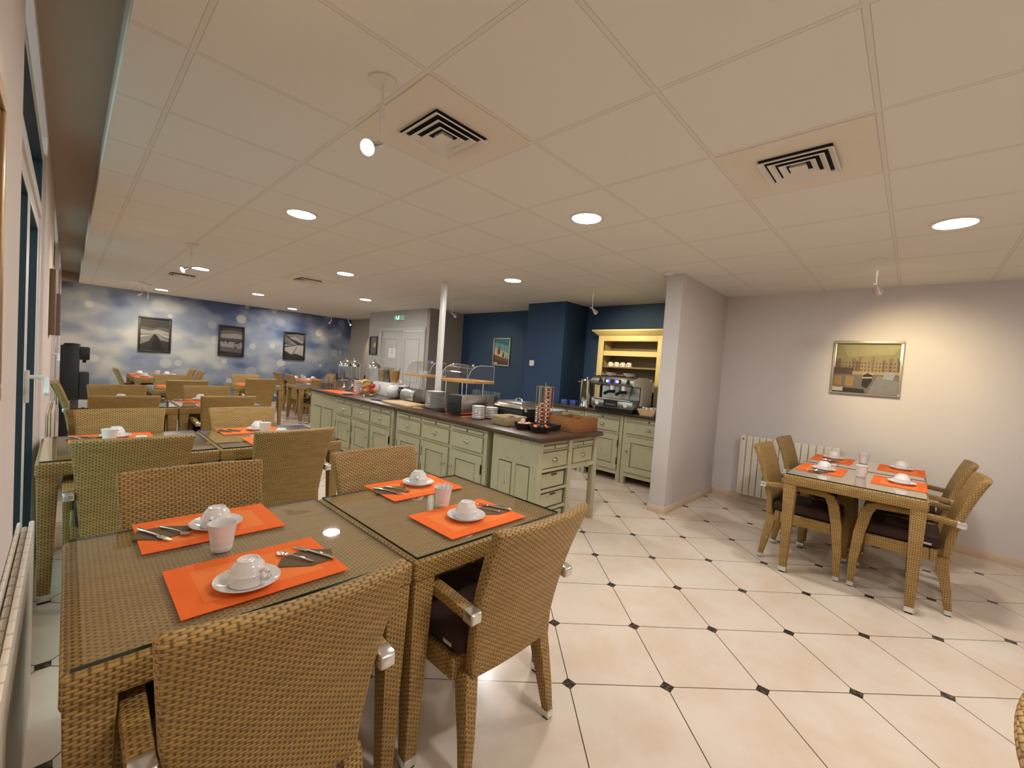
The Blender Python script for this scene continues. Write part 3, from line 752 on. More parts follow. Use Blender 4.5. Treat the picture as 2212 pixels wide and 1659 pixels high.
def buffet(x0, x1, y0, y1, top, lab, n=3, foot=.085, ktop=.70, group='sage painted buffet cabinets'):
    t = thing('buffet_cabinet', lab, 'cabinet', (0, 0, 0), group=group)
    b = B(); b.box(x0+.004, x1, y0, y1, foot, top)
    b.make('carcass', 'sage', t, bev=.002, seg=1)
    for yy in (y0, y1-.055):
        for xx in (x0+.004, x1-.06):
            B().box(xx, xx+.055, yy, yy+.055, 0, foot).make('foot', 'sage', t)
    w = (y1-y0-.05*(n+1))/n
    for i in range(n):
        a = y0+.05+i*(w+.05); c = a+w
        slide_x(t, x0+.004, a, c, top-.052, top-.028)
        drawer_x(t, x0+.004, a, c, top-.215, top-.078)
        door_x(t, x0+.004, a, c, foot+.06, top-.255, -1 if i != 0 else 1)
    return t
CT = .845; TOP = .805
wt = B().prism([(2.637, 2.135), (3.578, 2.135), (3.578, 4.495), (3.335, 4.495), (3.335, 4.605), (3.578, 4.605), (3.578, 7.06), (2.700, 7.06), (2.637, 6.05)], TOP, CT)
tag(wt.make('counter_worktop', 'worktop', bev=.003), 'long dark brown wooden worktop running over the sage buffet cabinets', 'worktop')
buffet(2.660, 3.28, 2.790, 4.345, TOP, 'sage distressed buffet cabinet under the toaster, next to the end desk')
buffet(2.660, 3.28, 4.420, 5.975, TOP, 'sage distressed buffet cabinet under the cutting board and fruit bowl')
def desk(lab, yA, yB, x0, x1, front):
    """Kneehole desk: side panel on the aisle side, drawers on the end that faces along the counter."""
    t = thing('drawer_desk', lab, 'desk', group='sage painted end desks')
    s = B(); s.box(x0, x0+.021, yA+.029, yB, 0, TOP, 0)
    for p, q in ((yA+.085, yA+.085+(yB-yA-.25)/2), (yB-.085-(yB-yA-.25)/2, yB-.085)):
        pass
    s.box(x0+.02, x0+.46, yA+.03, yB, .05, TOP, 0)
    s.make('drawer_pedestal', 'sage', t, bev=.002, seg=1)
    pw = (yB-yA-.26)/2
    for p in (yA+.10, yA+.16+pw):
        B().box(x0-.0015, x0+.004, p-.006, p+pw+.006, .06, .585, 1).box(x0-.004, x0+.004, p, p+pw, .055, .575, 0).make('recessed_panel', ['sage', 'glaze'], t)
    ff = yA+.028
    xs = [(x0+.06, x0+.40)]
    for k, (z0, z1) in enumerate(((.575, .705), (.40, .535), (.235, .365), (.075, .20))):
        m_ = .014 if k else .007; e_ = .028 if k else .0
        if k: z0, z1 = z0+.007, z1-.010
        d = B().box(x0+.052, x0+.408, ff-.003, ff+.003, z0-m_, z1+m_, 1).box(x0+.06+e_*.3, x0+.40-e_, ff-.014, ff, z0, z1, 0)
        if k: d.box(x0+.19, x0+.27, ff-.0155, ff-.010, z1-.022, z1-.001, 1); d.box(x0+.06, x0+.40, ff-.0150, ff-.012, z1-.028, z1-.025, 1)
        o = d.make('drawer', ['sage', 'glaze'], t, bev=.0015, seg=1)
        if not k: shell(B(), (x0+.23, ff-.013, (z0+z1)/2-.008), 'y').make('drawer_pull', 'pewter', o)
    B().box(x0+.05, x0+.41, ff-.003, ff+.002, .727, .765, 1).box(x0+.055, x0+.222, ff-.008, ff, .732, .760, 0).box(x0+.238, x0+.405, ff-.008, ff, .732, .760, 0).make('pull_out_shelf', ['sage', 'glaze'], t)
    # apron and second drawer over the kneehole
    B().box(x0+.46, x1, ff, yB, .53, TOP).make('apron', 'sage', t, bev=.002, seg=1)
    d = B().box(x0+.495, x1-.06, ff-.003, ff+.002, .572, .712, 1).box(x0+.50, x1-.085, ff-.014, ff, .578, .706, 0).make('drawer', ['sage', 'glaze'], t, bev=.0015, seg=1)
    shell(B(), ((x0+x1)/2+.21, ff-.013, .634), 'y').make('drawer_pull', 'pewter', d)
    B().box(x0+.49, x1-.06, ff-.003, ff+.002, .727, .765, 1).box(x0+.495, x0+.655, ff-.008, ff, .732, .760, 0).box(x0+.672, x1-.065, ff-.008, ff, .732, .760, 0).make('pull_out_shelf', ['sage', 'glaze'], t)
    for yy in (yA, yB-.055):
        B().box(x1-.06, x1-.002, yy, yy+.055, 0, TOP if yy == yA else .53).make('leg', 'sage', t, bev=.003)
    B().box(x0, x0+.05, yA, yA+.03, 0, TOP).box(x0+.41, x0+.46, yA, yA+.03, 0, TOP).box(x0+.05, x0+.41, yA+.004, yA+.03, .545, .565).box(x0+.05, x0+.41, yA+.004, yA+.03, .373, .393).box(x0+.05, x0+.41, yA+.004, yA+.03, .207, .227).make('face_frame', 'sage', t, bev=.002, seg=1)
    B().box(x0+.46, x1-.06, yA+.004, yA+.03, .53, .56).make('knee_rail', 'sage', t)
    return t
desk('sage end desk with open kneehole and stacked drawers at the near counter end', 2.165, 2.715, 2.665, 3.550, -1)
t = thing('drawer_desk', 'sage end desk with two narrow panels at the far counter end', 'desk', group='sage painted end desks')
B().box(2.725, 3.52, 6.09, 7.02, .0, TOP).make('carcass', 'sage', t, bev=.002, seg=1)
for p in (6.22, 6.62): B().box(2.7225, 2.729, p-.006, p+.30, .06, .59, 1).box(2.7195, 2.729, p, p+.294, .055, .58, 0).make('recessed_panel', ['sage', 'glaze'], t)

# back counter under the coffee machine
BT = .915
tag(B().prism([(4.955, 1.985), (5.795, 1.985), (5.795, 3.905), (4.955, 3.905)], BT-.04, BT).make('back_worktop', 'worktop', bev=.003), 'dark brown worktop under the espresso machine against the blue wall', 'worktop')
for ya, yb, lb in ((1.99, 2.690, 'sage cabinet beside the wall stub, under the right part of the espresso machine'), (2.700, 3.300, 'sage cabinet under the espresso machine, middle of the back counter'), (3.310, 3.890, 'sage cabinet under the steel urn, seen through the desk kneehole')):
    buffet(4.985, 5.78, ya, yb, BT-.04, lb, 1, .10, group='sage cabinets at the blue wall')

# hutch
t = thing('open_hutch', 'cream painted open shelf hutch standing on the back worktop', 'hutch', (0, 0, 0))
hx, hy0, hy1, hz0, hz1 = 5.46, 2.455, 3.46, BT, 1.965
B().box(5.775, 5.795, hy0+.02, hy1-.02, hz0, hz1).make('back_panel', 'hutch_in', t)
B().box(hx+.02, 5.775, hy0, hy0+.03, hz0, hz1).box(hx+.02, 5.775, hy1-.03, hy1, hz0, hz1).make('side_panel', 'hutch', t)
B().box(hx, hx+.02, hy0-.005, hy0+.085, hz0, hz1).box(hx, hx+.02, hy1-.085, hy1+.005, hz0, hz1).box(hx, hx+.02, hy0+.085, hy1-.085, 1.885, hz1).make('face_frame', 'hutch', t, bev=.002)
B().hexa([(hx-.01, hy0-.01, hz1), (5.795, hy0-.01, hz1), (5.795, hy1+.01, hz1), (hx-.01, hy1+.01, hz1), (hx-.075, hy0-.07, hz1+.055), (5.795, hy0-.07, hz1+.055), (5.795, hy1+.07, hz1+.055), (hx-.075, hy1+.07, hz1+.055)]).box(hx-.085, 5.795, hy0-.08, hy1+.08, hz1+.055, hz1+.082).make('cornice', 'hutch', t, bev=.003)
B().box(hx+.03, 5.775, hy0+.03, hy1-.03, 1.690, 1.710).box(hx+.02, hx+.04, hy0+.03, hy1-.03, 1.675, 1.745).make('shelf', 'hutch', t)
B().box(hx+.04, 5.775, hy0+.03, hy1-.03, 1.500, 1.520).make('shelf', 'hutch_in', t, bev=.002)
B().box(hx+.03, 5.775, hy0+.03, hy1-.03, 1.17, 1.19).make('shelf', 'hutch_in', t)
PC2 = PC
for i in range(4):
    PC.put((5.60, 3.31-.100*i, 1.521), PI, 'white cup upside down on the hutch shelf, %s' % ('leftmost of four', 'second from the left', 'third from the left', 'rightmost, handle toward the room')[i], 'cups on the hutch shelf')

# ------------------------------------------------------------------ espresso machine
t = thing('espresso_machine', 'two-group steel espresso machine with blue display on the back worktop', 'coffee machine', (4.86, 2.525, BT))
# local: x depth 0..0.55 (front at 0), y 0..0.78, z up
B().box(.06, .52, .03, .75, 0, .055).make('base', 'black', t)
B().box(.0, .50, .0, .78, .055, .155).make('lower_housing', 'steel', t, bev=.006)
B().box(-.03, .20, .02, .76, .155, .172).make('drip_tray', 'steel', t, bev=.004)
B().box(-.008, .0, .30, .50, .060, .150).make('name_plate', 'black', t)
B().box(-.010, -.008, .335, .345, .09, .115).box(-.010, -.008, .355, .375, .092, .108).box(-.010, -.008, .38, .40, .092, .108).box(-.010, -.008, .41, .43, .092, .108).box(-.010, -.008, .44, .46, .092, .112).make('name_lettering', 'steel', t)
for y in (.12, .66): B().lathe([(0, -.014), (.026, -.014), (.030, -.006), (.030, 0), (0, 0)], (0, y, .105), 24, 0, 'x').make('pressure_gauge', 'china', t)
B().box(.22, .50, .03, .75, .172, .36).make('splash_back', 'steel', t)
B().prism([(.0, .36), (.0, .42), (.03, .455), (.50, .455), (.50, .34), (.10, .33)], .0, .78, 0, 'y').make('upper_housing', 'steel', t, bev=.006)
for y in (-.012, .78): B().prism([(.02, .055), (.02, .34), (-.02, .36), (-.03, .40), (.02, .455), (.36, .47), (.50, .40), (.50, .055)] if False else [(.20, .10), (.20, .34), (-.02, .35), (-.035, .39), (-.01, .43), (.12, .465), (.34, .470), (.50, .41), (.50, .10)], y, y+.012, 0, 'y').make('side_panel', 'plate_beige' if y < 0 else 'steel', t, bev=.003)
B().box(-.006, .0, .27, .51, .372, .425).make('display_bezel', 'black', t)
for y in (.29, .44): B().box(-.009, -.006, y, y+.05, .378, .420).make('display_window', 'display_blue', t, bev=.002)
B().box(-.0105, -.009, .300, .312, .385, .412).box(-.0105, -.009, .318, .330, .385, .412).box(-.0105, -.009, .452, .464, .385, .412).box(-.0105, -.009, .470, .482, .385, .412).make('display_digits', 'display_white', t)
for y in (.10, .62): B().prism([(y-.03, .37), (y+.03, .37), (y+.012, .43), (y-.012, .43)], -.012, .0, 0, 'x').make('steam_knob', 'black', t)
for y in (.24, .46):
    B().cyl((.10, y, 0), .042, .285, .345, 24).make('group_head', 'chrome', t)
    B().cyl((.10, y, 0), .040, .245, .285, 24).tube([(.07, y, .27), (-.02, y, .258), (-.085, y, .238)], [.016, .019, .021], 12).make('portafilter', 'black', t)
    B().lathe([(0, .173), (.022, .173), (.030, .245), (.028, .245), (.020, .178), (0, .178)], (.09, y, 0), 20).make('espresso_glass', 'tumbler_glass', t)
for y in (.05, .70): B().tube([(.05, y, .34), (.02, y, .31), (.0, y, .24), (-.01, y+.01, .19)], .006).make('steam_wand', 'black' if y < .3 else 'chrome', t)
B().box(.03, .49, .02, .76, .455, .462).make('cup_tray', 'black', t)
B().tube([(.02, .01, .462), (.02, .01, .485), (.02, .77, .485), (.02, .77, .462)], .003, 6).make('tray_rail', 'steel', t)
for ch_ in t.children:
    ys_ = [v.co.y for v in ch_.data.vertices]; cy = (min(ys_)+max(ys_))/2
    for v in ch_.data.vertices: v.co.y = v.co.y*.77 if max(ys_)-min(ys_) > .25 else v.co.y-cy*.23
for y, lb in ((2.69, 'white china bowl on top of the espresso machine, toward the wall stub'), (2.95, 'white china bowl on top of the espresso machine, toward the steel urn')):
    tag(B().lathe([(0, 0), (.03, 0), (.035, .006), (.075, .045), (.077, .05), (.073, .05), (.032, .010), (0, .008)], n=32).make('bowl', 'china', loc=(5.02, y, BT+.4625)), lb, 'bowl', 'bowls on the espresso machine')
t = thing('hot_water_urn', 'tall steel hot water urn left of the espresso machine', 'urn', (5.04, 3.33, BT))
B().lathe([(0, 0), (.098, 0), (.100, .01), (.095, .03), (.095, .36), (.099, .365), (.099, .375), (0, .378)], n=32).make('body', 'chrome', t)
B().lathe([(.098, .378), (.090, .395), (.04, .405), (.012, .408), (.012, .425), (0, .428)], n=28).make('lid', 'chrome', t)
B().tube([(-.09, 0, .07), (-.14, 0, .07), (-.145, 0, .04)], .010).box(-.15, -.13, -.006, .006, .07, .11).make('tap', 'black', t)
B().tube([(0, .097, .35), (0, .135, .352)], .008).ball((0, .14, .352), .012).make('side_handle', 'chrome', t)
t = thing('wood_basket', 'square flared wooden basket of sachets beside the espresso machine', 'basket', (5.02, 2.375, BT))
B().hexa([(-.07, -.085, 0), (.07, -.085, 0), (.07, .085, 0), (-.07, .085, 0), (-.10, -.125, .085), (.10, -.125, .085), (.10, .125, .085), (-.10, .125, .085)]).make('basket_body', 'board_wood', t, bev=.004)
pk = B()
for i in range(16):
    x, y = random.uniform(-.07, .07), random.uniform(-.09, .09); pk.box(x-.02, x+.02, y-.012, y+.012, .083+.006*(i % 3), .095+.006*(i % 3))
pk.make('sachet_filling', 'paper', t)['kind'] = 'stuff'
tag(B().box(-.012, .012, -.02, .02, 0, .04).make('price_card', 'egg', loc=(4.985, 3.12, BT)), 'small cream card standing between urn and espresso machine', 'card')
for i, (x, y) in enumerate(((5.15, 3.60), (5.10, 3.72))):
    tag(B().box(-.05, .05, -.05, .05, 0, .07).make('tea_box', simple('blue_carton', (.05, .10, .30), .5), bev=.003, loc=(x, y, BT)), ('blue tea box beside the urn', 'blue tea box nearest the blue pier')[i], 'box')

# ------------------------------------------------------------------ things on the counter
def on(x, y): return (x, y, CT)
def juice(x, y, lab):
    t = thing('juice_dispenser', lab, 'drink dispenser', on(x, y), group='chrome-domed juice dispensers')
    B().lathe([(0, 0), (.085, 0), (.085, .010), (.055, .020), (.030, .045), (.024, .075), (.026, .120), (.060, .150), (.085, .155), (0, .156)], n=32).make('pedestal', 'chrome', t)
    B().lathe([(0, .157), (.098, .157), (.102, .163), (.102, .390), (.098, .390), (.098, .166), (0, .166)], n=36).make('clear_cylinder', 'juice_glass', t)
    B().lathe([(.104, .156), (.106, .156), (.106, .172), (.103, .172)], n=36).make('lower_ring', 'chrome', t)
    B().lathe([(.104, .388), (.107, .388), (.106, .400), (.100, .430), (.080, .460), (.045, .480), (.010, .487), (.007, .500), (.013, .508), (.010, .520), (0, .524)], n=36).make('domed_lid', 'chrome', t)
    B().tube([(-.10, .0, .185), (-.15, .0, .180), (-.158, .0, .165), (-.158, .0, .145)], .013).box(-.168, -.150, -.008, .008, .18, .265).make('tap', 'black', t)
    return t
PJ = Proto(juice(3.10, 6.62, ''))
PJ.put(on(3.12, 6.72), .3, 'chrome-domed juice dispenser nearest the tumblers, black tap showing')
PJ.put(on(3.36, 6.92), 0, 'chrome-domed juice dispenser overlapping behind the first one')
PJ.put(on(3.465, 6.42), 0, 'chrome-domed juice dispenser behind the cereal jars')
tb = Proto(tag(B().lathe([(0, 0), (.026, 0), (.028, .006), (.030, .02), (.035, .095), (.0335, .095), (.028, .016), (0, .012)], n=20).make('tumbler', 'tumbler_glass'), '', 'glass', 'clear tumblers at the far counter end'))
for i in range(12):
    a, b = i % 3, i//3
    tb.put(on(2.815+.078*a, 6.73+.078*b), 0, 'clear tumbler on the counter beside the juice dispensers, %s row, %s' % (('nearest', 'second', 'third', 'farthest')[b], ('aisle side', 'middle', 'wall side')[a]))
    if i in (0, 1, 3, 4): tb.put((2.815+.078*a, 6.73+.078*b, CT+.0955), 0, 'clear tumbler standing on another beside the juice dispensers, %s row, %s' % (('nearest', 'second')[b], ('aisle side', 'middle')[a]))
for x, y, lb in ((2.87, 6.50, 'orange placemat under the tumblers side of the juice dispensers'), (2.87, 6.14, 'orange placemat in front of the stacked bowls')):
    PM.put(on(x, y), PI/2, lb, 'orange mats on the counter')
tag(B().lathe([(0, .002), (.05, .0), (.055, .004), (.085, .012), (.086, .015), (.05, .008), (0, .007)], n=32).make('plate', 'china', loc=(2.82, 5.96, CT+.0022)), 'small white plate on the orange mat by the fruit bowl', 'plate')
bowl = Proto(tag(B().lathe([(0, 0), (.035, 0), (.037, .008), (.060, .030), (.070, .056), (.068, .058), (.056, .032), (.03, .012), (0, .010)], n=28).make('bowl', simple('pink_white_china', (.74, .64, .62), .2)), '', 'bowl', 'stacked breakfast bowls'))
for i in range(6): bowl.put((3.02, 6.04, CT+.0285*i), 0, 'pinkish white bowl, %s of the bowl stack' % ('lowest', 'second', 'third', 'fourth', 'fifth', 'topmost')[i])
plate = Proto(tag(B().lathe([(0, 0), (.065, 0), (.068, .004), (.110, .0135), (.125, .0180), (.126, .0200), (.125, .021), (.105, .0170), (.066, .0075), (0, .0065)], n=36).make('plate', 'china'), '', 'plate', 'stacked dinner plates'))
for i in range(13): plate.put((3.06, 4.14, CT+.0155*i), 0, 'white dinner plate, %s in the tall stack beside the cutting board' % nth(i, 13))
for i in range(9): plate.put((3.245, 6.27, CT+.0108*i), 0, 'white plate, %s in the stack behind the pinkish bowls' % nth(i, 9), 'plates behind the bowls')
scr = Proto(tag(B().lathe([(0, 0), (.036, 0), (.038, .004), (.058, .011), (.0655, .0145), (.067, .019), (.0655, .022), (.055, .019), (.036, .0095), (0, .0085)], n=32).make('saucer', 'china'), '', 'saucer', 'stacked saucers by the toaster'))
for i in range(8): scr.put((2.935, 3.235, CT+.0165*i), 0, 'white saucer, %s in the taller stack before the conveyor toaster' % nth(i, 8), 'taller saucer stack')
for i in range(7): scr.put((3.105, 3.215, CT+.0165*i), 0, 'white saucer, %s in the shorter stack before the conveyor toaster' % nth(i, 7), 'shorter saucer stack')
# fruit bowl
t = thing('fruit_bowl', 'clear bowl for fruit beside the cereal dispenser', 'bowl', on(3.05, 5.74))
B().lathe([(0, 0), (.055, 0), (.07, .005), (.124, .05), (.142, .105), (.139, .105), (.120, .052), (.065, .010), (0, .008)], n=32).make('glass_bowl', 'tumbler_glass', t)
fr = [('orange', 'orange_fruit', -.062, -.02, .055, 'orange low at the front of the fruit bowl'), ('apple', 'red_apple', .0, -.062, .056, 'red apple low in the fruit bowl, front middle'), ('orange', 'orange_fruit', .058, -.03, .058, 'orange low in the fruit bowl, toward the swan'),
      ('apple', 'red_apple', .04, .045, .058, 'red apple at the back of the fruit bowl'), ('orange', 'orange_fruit', -.04, .05, .06, 'orange at the back of the fruit bowl'), ('apple', 'red_apple', .045, -.01, .125, 'red apple on top of the fruit, right'), ('apple', 'red_apple', -.005, -.030, .118, 'red apple on top of the fruit, middle'), ('orange', 'orange_fruit', -.055, .005, .128, 'orange on top of the fruit, under the bananas')]
for nm, mt, dx, dy, dz, lb in fr:
    dx, dy, dz = dx*1.0, dy*1.0, dz*1.12+.004
    q = B(); q.lathe([(0, -.029), (.012, -.032), (.024, -.024), (.0325, 0), (.028, .021), (.013, .030), (.004, .026), (0, .023)], n=18)
    r = q.make(nm, mt, loc=(3.05+dx, 5.74+dy, CT+dz)); tag(r, lb, 'fruit', 'fruit in the bowl')
    if nm == 'apple': B().tube([(0, 0, .022), (.003, 0, .040)], .0015, 6).make('stem', 'glaze', r)
t = thing('banana_bunch', 'yellow bananas lying on top of the fruit bowl', 'fruit', (3.0, 5.79, CT+.186))
for i in range(3):
    B().tube([(-.07, .018*i-.02, .0), (-.04, .018*i-.02, .022), (.0, .018*i-.02, .032), (.045, .018*i-.02, .022), (.075, .018*i-.02, .0)], [.006, .015, .017, .015, .005], 8).make('banana', 'banana', t)
tag(B().box(-.003, .003, -.015, .015, 0, .025).make('price_card', 'paper', loc=(2.90, 5.62, CT)), 'tiny white card standing before the fruit bowl', 'card')
# cereal dispenser
t = thing('cereal_dispenser', 'white cereal dispenser base with three jars, emblem on its end', 'dispenser', on(3.37, 5.775))
B().box(-.11, .11, -.25, .28, 0, .200).make('base', 'china', t, bev=.008)
em = B()
em.prism([(.07, .045), (.040, .095), (.07, .165), (.100, .095)], -.112, -.110, 0, 'x'); em.make('leaf_emblem', 'ink', t)
B().prism([(.07, .065), (.053, .096), (.07, .135), (.087, .096)], -.1135, -.1115, 0, 'x').make('emblem_centre', 'china', t)
for y, mt in ((.19, 'cereal_a'), (.02, 'cereal_b'), (-.15, 'cereal_c')):
    j = B().lathe([(0, .200), (.045, .200), (.062, .26), (.076, .34), (.080, .415), (.078, .415), (.074, .34), (.060, .262), (.043, .204), (0, .204)], (0, y, 0), 28).make('jar', 'tumbler_glass', t)
    B().lathe([(0, .206), (.041, .206), (.058, .262), (.072, .34), (.075, .385), (.04, .392), (0, .395)], (0, y, 0), 24).make('cereal_filling', mt, j)
    B().lathe([(.082, .412), (.083, .424), (.02, .430), (.006, .433), (.006, .452), (0, .453)], (0, y, 0), 28).make('jar_lid', 'acrylic', j)
# white ceramic swan bowl
t = thing('ceramic_hen', 'round white ceramic bird-shaped bowl between cereal jars and toaster', 'bowl', on(3.235, 5.385))
B().lathe([(0, 0), (.045, 0), (.078, .022), (.103, .070), (.108, .105), (.100, .145), (.080, .178), (.066, .190), (.062, .187), (.076, .172), (.095, .142), (.103, .105), (.096, .07), (.05, .02), (0, .016)], n=36).make('body', 'china', t)
B().tube([(.050, -.055, .14), (.066, -.072, .18), (.070, -.078, .215), (.060, -.068, .245), (.050, -.055, .252)], [.030, .022, .017, .017, .010], 12).make('neck', 'china', t)
B().tube([(.02, .02, .186), (-.03, .04, .192), (-.066, .02, .182)], [.006, .008, .004], 8).make('pink_rim', 'bread', t)
# kettle
t = thing('water_kettle', 'black kettle with a white top behind the bird-shaped bowl', 'kettle', on(3.27, 5.165))
B().lathe([(0, 0), (.075, 0), (.078, .01), (.066, .15), (.060, .175), (0, .178)], n=28).make('body', 'black', t)
B().lathe([(.062, .175), (.062, .195), (.035, .205), (.012, .208), (.012, .222), (0, .224)], n=28).make('lid', 'china', t)
B().tube([(-.06, -.02, .165), (-.11, -.035, .17), (-.125, -.04, .12), (-.075, -.025, .05)], .010).make('handle', 'black', t)
# rounded toaster
t = thing('toaster', 'rounded steel toaster under the left bread display', 'toaster', on(3.185, 4.815))
pr = [(-.105, .012), (.105, .012), (.112, .10), (.095, .155), (.05, .178), (-.05, .178), (-.095, .155), (-.112, .10)]
B().prism(pr, -.14, .14, 0, 'y').make('body', 'steel', t, bev=.012, seg=3)
for yy in (-.152, .138): B().prism([(p[0]*1.01, p[1]*1.01) for p in pr], yy, yy+.014, 0, 'y').make('end_cheek', 'steel', t, bev=.005)
B().box(-.045, -.020, -.11, .11, .172, .180).box(.020, .045, -.11, .11, .172, .180).make('bread_slot', 'black', t)
B().box(-.09, .09, -.12, .12, 0, .012).make('base', 'black', t)
# cutting board, knife
bo = B().box(-.145, .145, -.295, .295, 0, .024).make('cutting_board', 'board_wood', bev=.004, loc=(2.905, 4.590, CT)); tag(bo, 'thick pale wooden cutting board on the counter edge', 'cutting board')
t = thing('bread_knife', 'bread knife with a wooden handle lying beside the cutting board', 'knife', (2.80, 4.19, CT), .5)
B().prism([(-.010, .02), (.012, .02), (.012, .20), (-.004, .225)], .001, .003).make('blade', 'chrome', t)
B().box(-.012, .012, -.10, .02, 0, .016).make('handle', 'board_wood', t, bev=.004)
t = thing('serving_tongs', 'dark serving tongs lying on the counter in front of the bird-shaped bowl', 'tongs', on(2.80, 5.05), .4)
for s in (-1, 1): B().tube([(0, .11, .010), (s*.022, .02, .008), (s*.012, -.08, .008), (s*.020, -.12, .008)], [.005, .006, .006, .010], 8).make('arm', 'rubber', t)
bx = B().box(-.07, .07, -.05, .05, 0, .006).frame_y(-.05, -.044, -.07, .07, 0, .035, .005)
bx = B(); bx.box(-.08, .08, -.055, .055, 0, .006); bx.box(-.08, .08, -.055, -.049, .006, .035); bx.box(-.08, .08, .049, .055, .006, .035); bx.box(-.08, -.074, -.049, .049, .006, .035); bx.box(.074, .08, -.049, .049, .006, .035)
tag(bx.make('wooden_tray', 'board_wood', bev=.002, loc=(3.12, 3.86, CT)), 'small open wooden tray between plate stack and conveyor toaster', 'tray')
tag(B().box(-.03, .03, -.09, .09, 0, .02).make('knife_block', 'black', bev=.004, loc=(2.92, 3.90, CT)), 'low black utensil rest beside the plate stack', 'utensil rest')
# conveyor toaster
t = thing('conveyor_toaster', 'large steel conveyor toaster with black end on an orange mat', 'toaster', on(3.13, 3.56))
B().box(-.245, .245, -.105, .105, .018, .222).make('housing', 'steel', t, bev=.008)
B().box(-.275, -.244, -.112, .112, .010, .220).make('end_cover', 'black', t, bev=.012)
B().box(.244, .270, -.112, .112, .010, .220).make('end_cover', 'black', t, bev=.012)
B().box(-.279, -.274, -.06, .06, .115, .135).make('lever_slot', 'dark', t)
B().box(-.21, .21, -.05, .05, .2225, .226).make('top_grille', 'chrome', t)
B().box(-.22, .22, -.09, .09, .0025, .018).make('base', 'black', t)
PM.put(on(3.08, 3.55), 0, 'orange placemat under the conveyor toaster', 'orange mats on the counter')
# bread displays
def display(x, y, w, l, lab, cut):
    t = thing('bread_display', lab, 'display case', on(x, y), group='clear domed bread displays')
    hw, hl, zt = w/2, l/2, .345
    B().prism([(-hw+cut, -hl), (hw-cut, -hl), (hw, -hl+cut), (hw, hl-cut), (hw-cut, hl), (-hw+cut, hl), (-hw, hl-cut), (-hw, -hl+cut)], zt, zt+.030).make('wooden_tray', 'tray_wood', t, bev=.004)
    for sx in (-1, 1):
        for sy in (-1, 1): B().cyl((sx*(hw-.09), hl-.09 if sy > 0 else -hl+.19, 0), .006, 0, zt, 12).make('leg', 'chrome', t)
    a, b = hw-.05, hl-.05; rs = []
    for k in range(2):
        q = .004*k; arc = [(-(a-q), zt+.031)] + [(-(a-q)*math.cos(PI/2*i/8)*1.0 + 0, zt+.055+(.150-q)*math.sin(PI/2*i/8)) for i in range(9)] + [((a-q)*.95, zt+.205-q), ((a-q)*.95, zt+.031)]
        rs.append(arc)
    sh = B(); o, i_ = rs; sh.rings([[(p[0], -b, p[1]) for p in o], [(p[0], b, p[1]) for p in o]], 0, False)
    sh.make('roll_cover', 'acrylic', t)
    for yy in (-b, b): B().prism([(p[0], p[1]) for p in o], yy-.002, yy+.002, 0, 'y').make('end_pane', 'acrylic', t)
    for yy in (-b, b): rm = B().tube([(p[0], yy, p[1]) for p in o], .0028, 6); rm.make('edge_rim', 'acrylic_edge', t)
    for yy in (-b*.75, b*.75): B().ball((-a*.45, yy, zt+.200), .012).make('knob', 'china', t)
    return t
display(3.255, 3.81, .50, .58, 'clear domed bread display on a wooden tray, right of the post', .10)
display(3.475, 4.985, .36, .68, 'clear domed bread display on a wooden tray, left of the post', .10)
tag(B().box(-.03, .03, -.06, .06, 0, .022).make('blue_box', simple('blue_card', (.06, .10, .22), .5), loc=(3.55, 4.95, CT+.5525)), 'small blue box lying on top of the left bread display', 'box')
gs = thing('glass_stand', 'raised shelf stand for tea glasses behind the conveyor toaster', 'stand', on(3.42, 3.30+.42))
B().box(.02, .14, -.24, .27, .17, .18).make('shelf', 'acrylic', gs)
for sy in (-.235, .255): B().box(.025, .135, sy, sy+.01, 0, .17).make('support', 'acrylic', gs)
mg = thing('tea_glass', '', 'glass', group='tea glasses behind the toaster')
B().lathe([(0, 0), (.025, 0), (.030, .07), (.0285, .07), (.024, .005), (0, .005)], n=16).make('glass_body', 'tumbler_glass', mg)
B().tube([(-.028, 0, .055), (-.048, 0, .05), (-.048, 0, .02), (-.027, 0, .015)], .003, 6).make('handle', 'gold_wire', mg)
PG = Proto(mg)
for i in range(6): PG.put((3.49+.015*(i % 2), 3.53+.085*i, CT+.1805), .5, 'clear tea glass with thin handle on the raised stand, %s from its near end' % ('first', 'second', 'third', 'fourth', 'fifth', 'sixth')[i])
# chafing dish
t = thing('chafing_dish', 'black chafing dish with a domed steel lid beside the jam rack', 'chafing dish', on(3.34, 3.09))
B().box(-.155, .155, -.235, .20, .0, .125).make('base', 'black', t, bev=.012)
rs = []
for k, (f, z) in enumerate(((1.0, .126), (1.0, .140), (.96, .165), (.84, .190), (.70, .200))):
    rs.append([(sx*.15*f, -.0175+sy*.212*f, z) for sx, sy in ((-1, -1), (1, -1), (1, 1), (-1, 1))])
B().rings(rs).make('lid', 'steel', t, bev=.02, seg=3)
B().tube([(0, -.085, .20), (0, -.08, .222), (0, -.04, .235), (0, .0, .222), (0, .005, .20)], .007).make('lid_handle', 'chrome', t)
B().cyl((-.10, -.235, .12), .018, -.012, .03, 16).make('front_hinge', 'chrome', t)
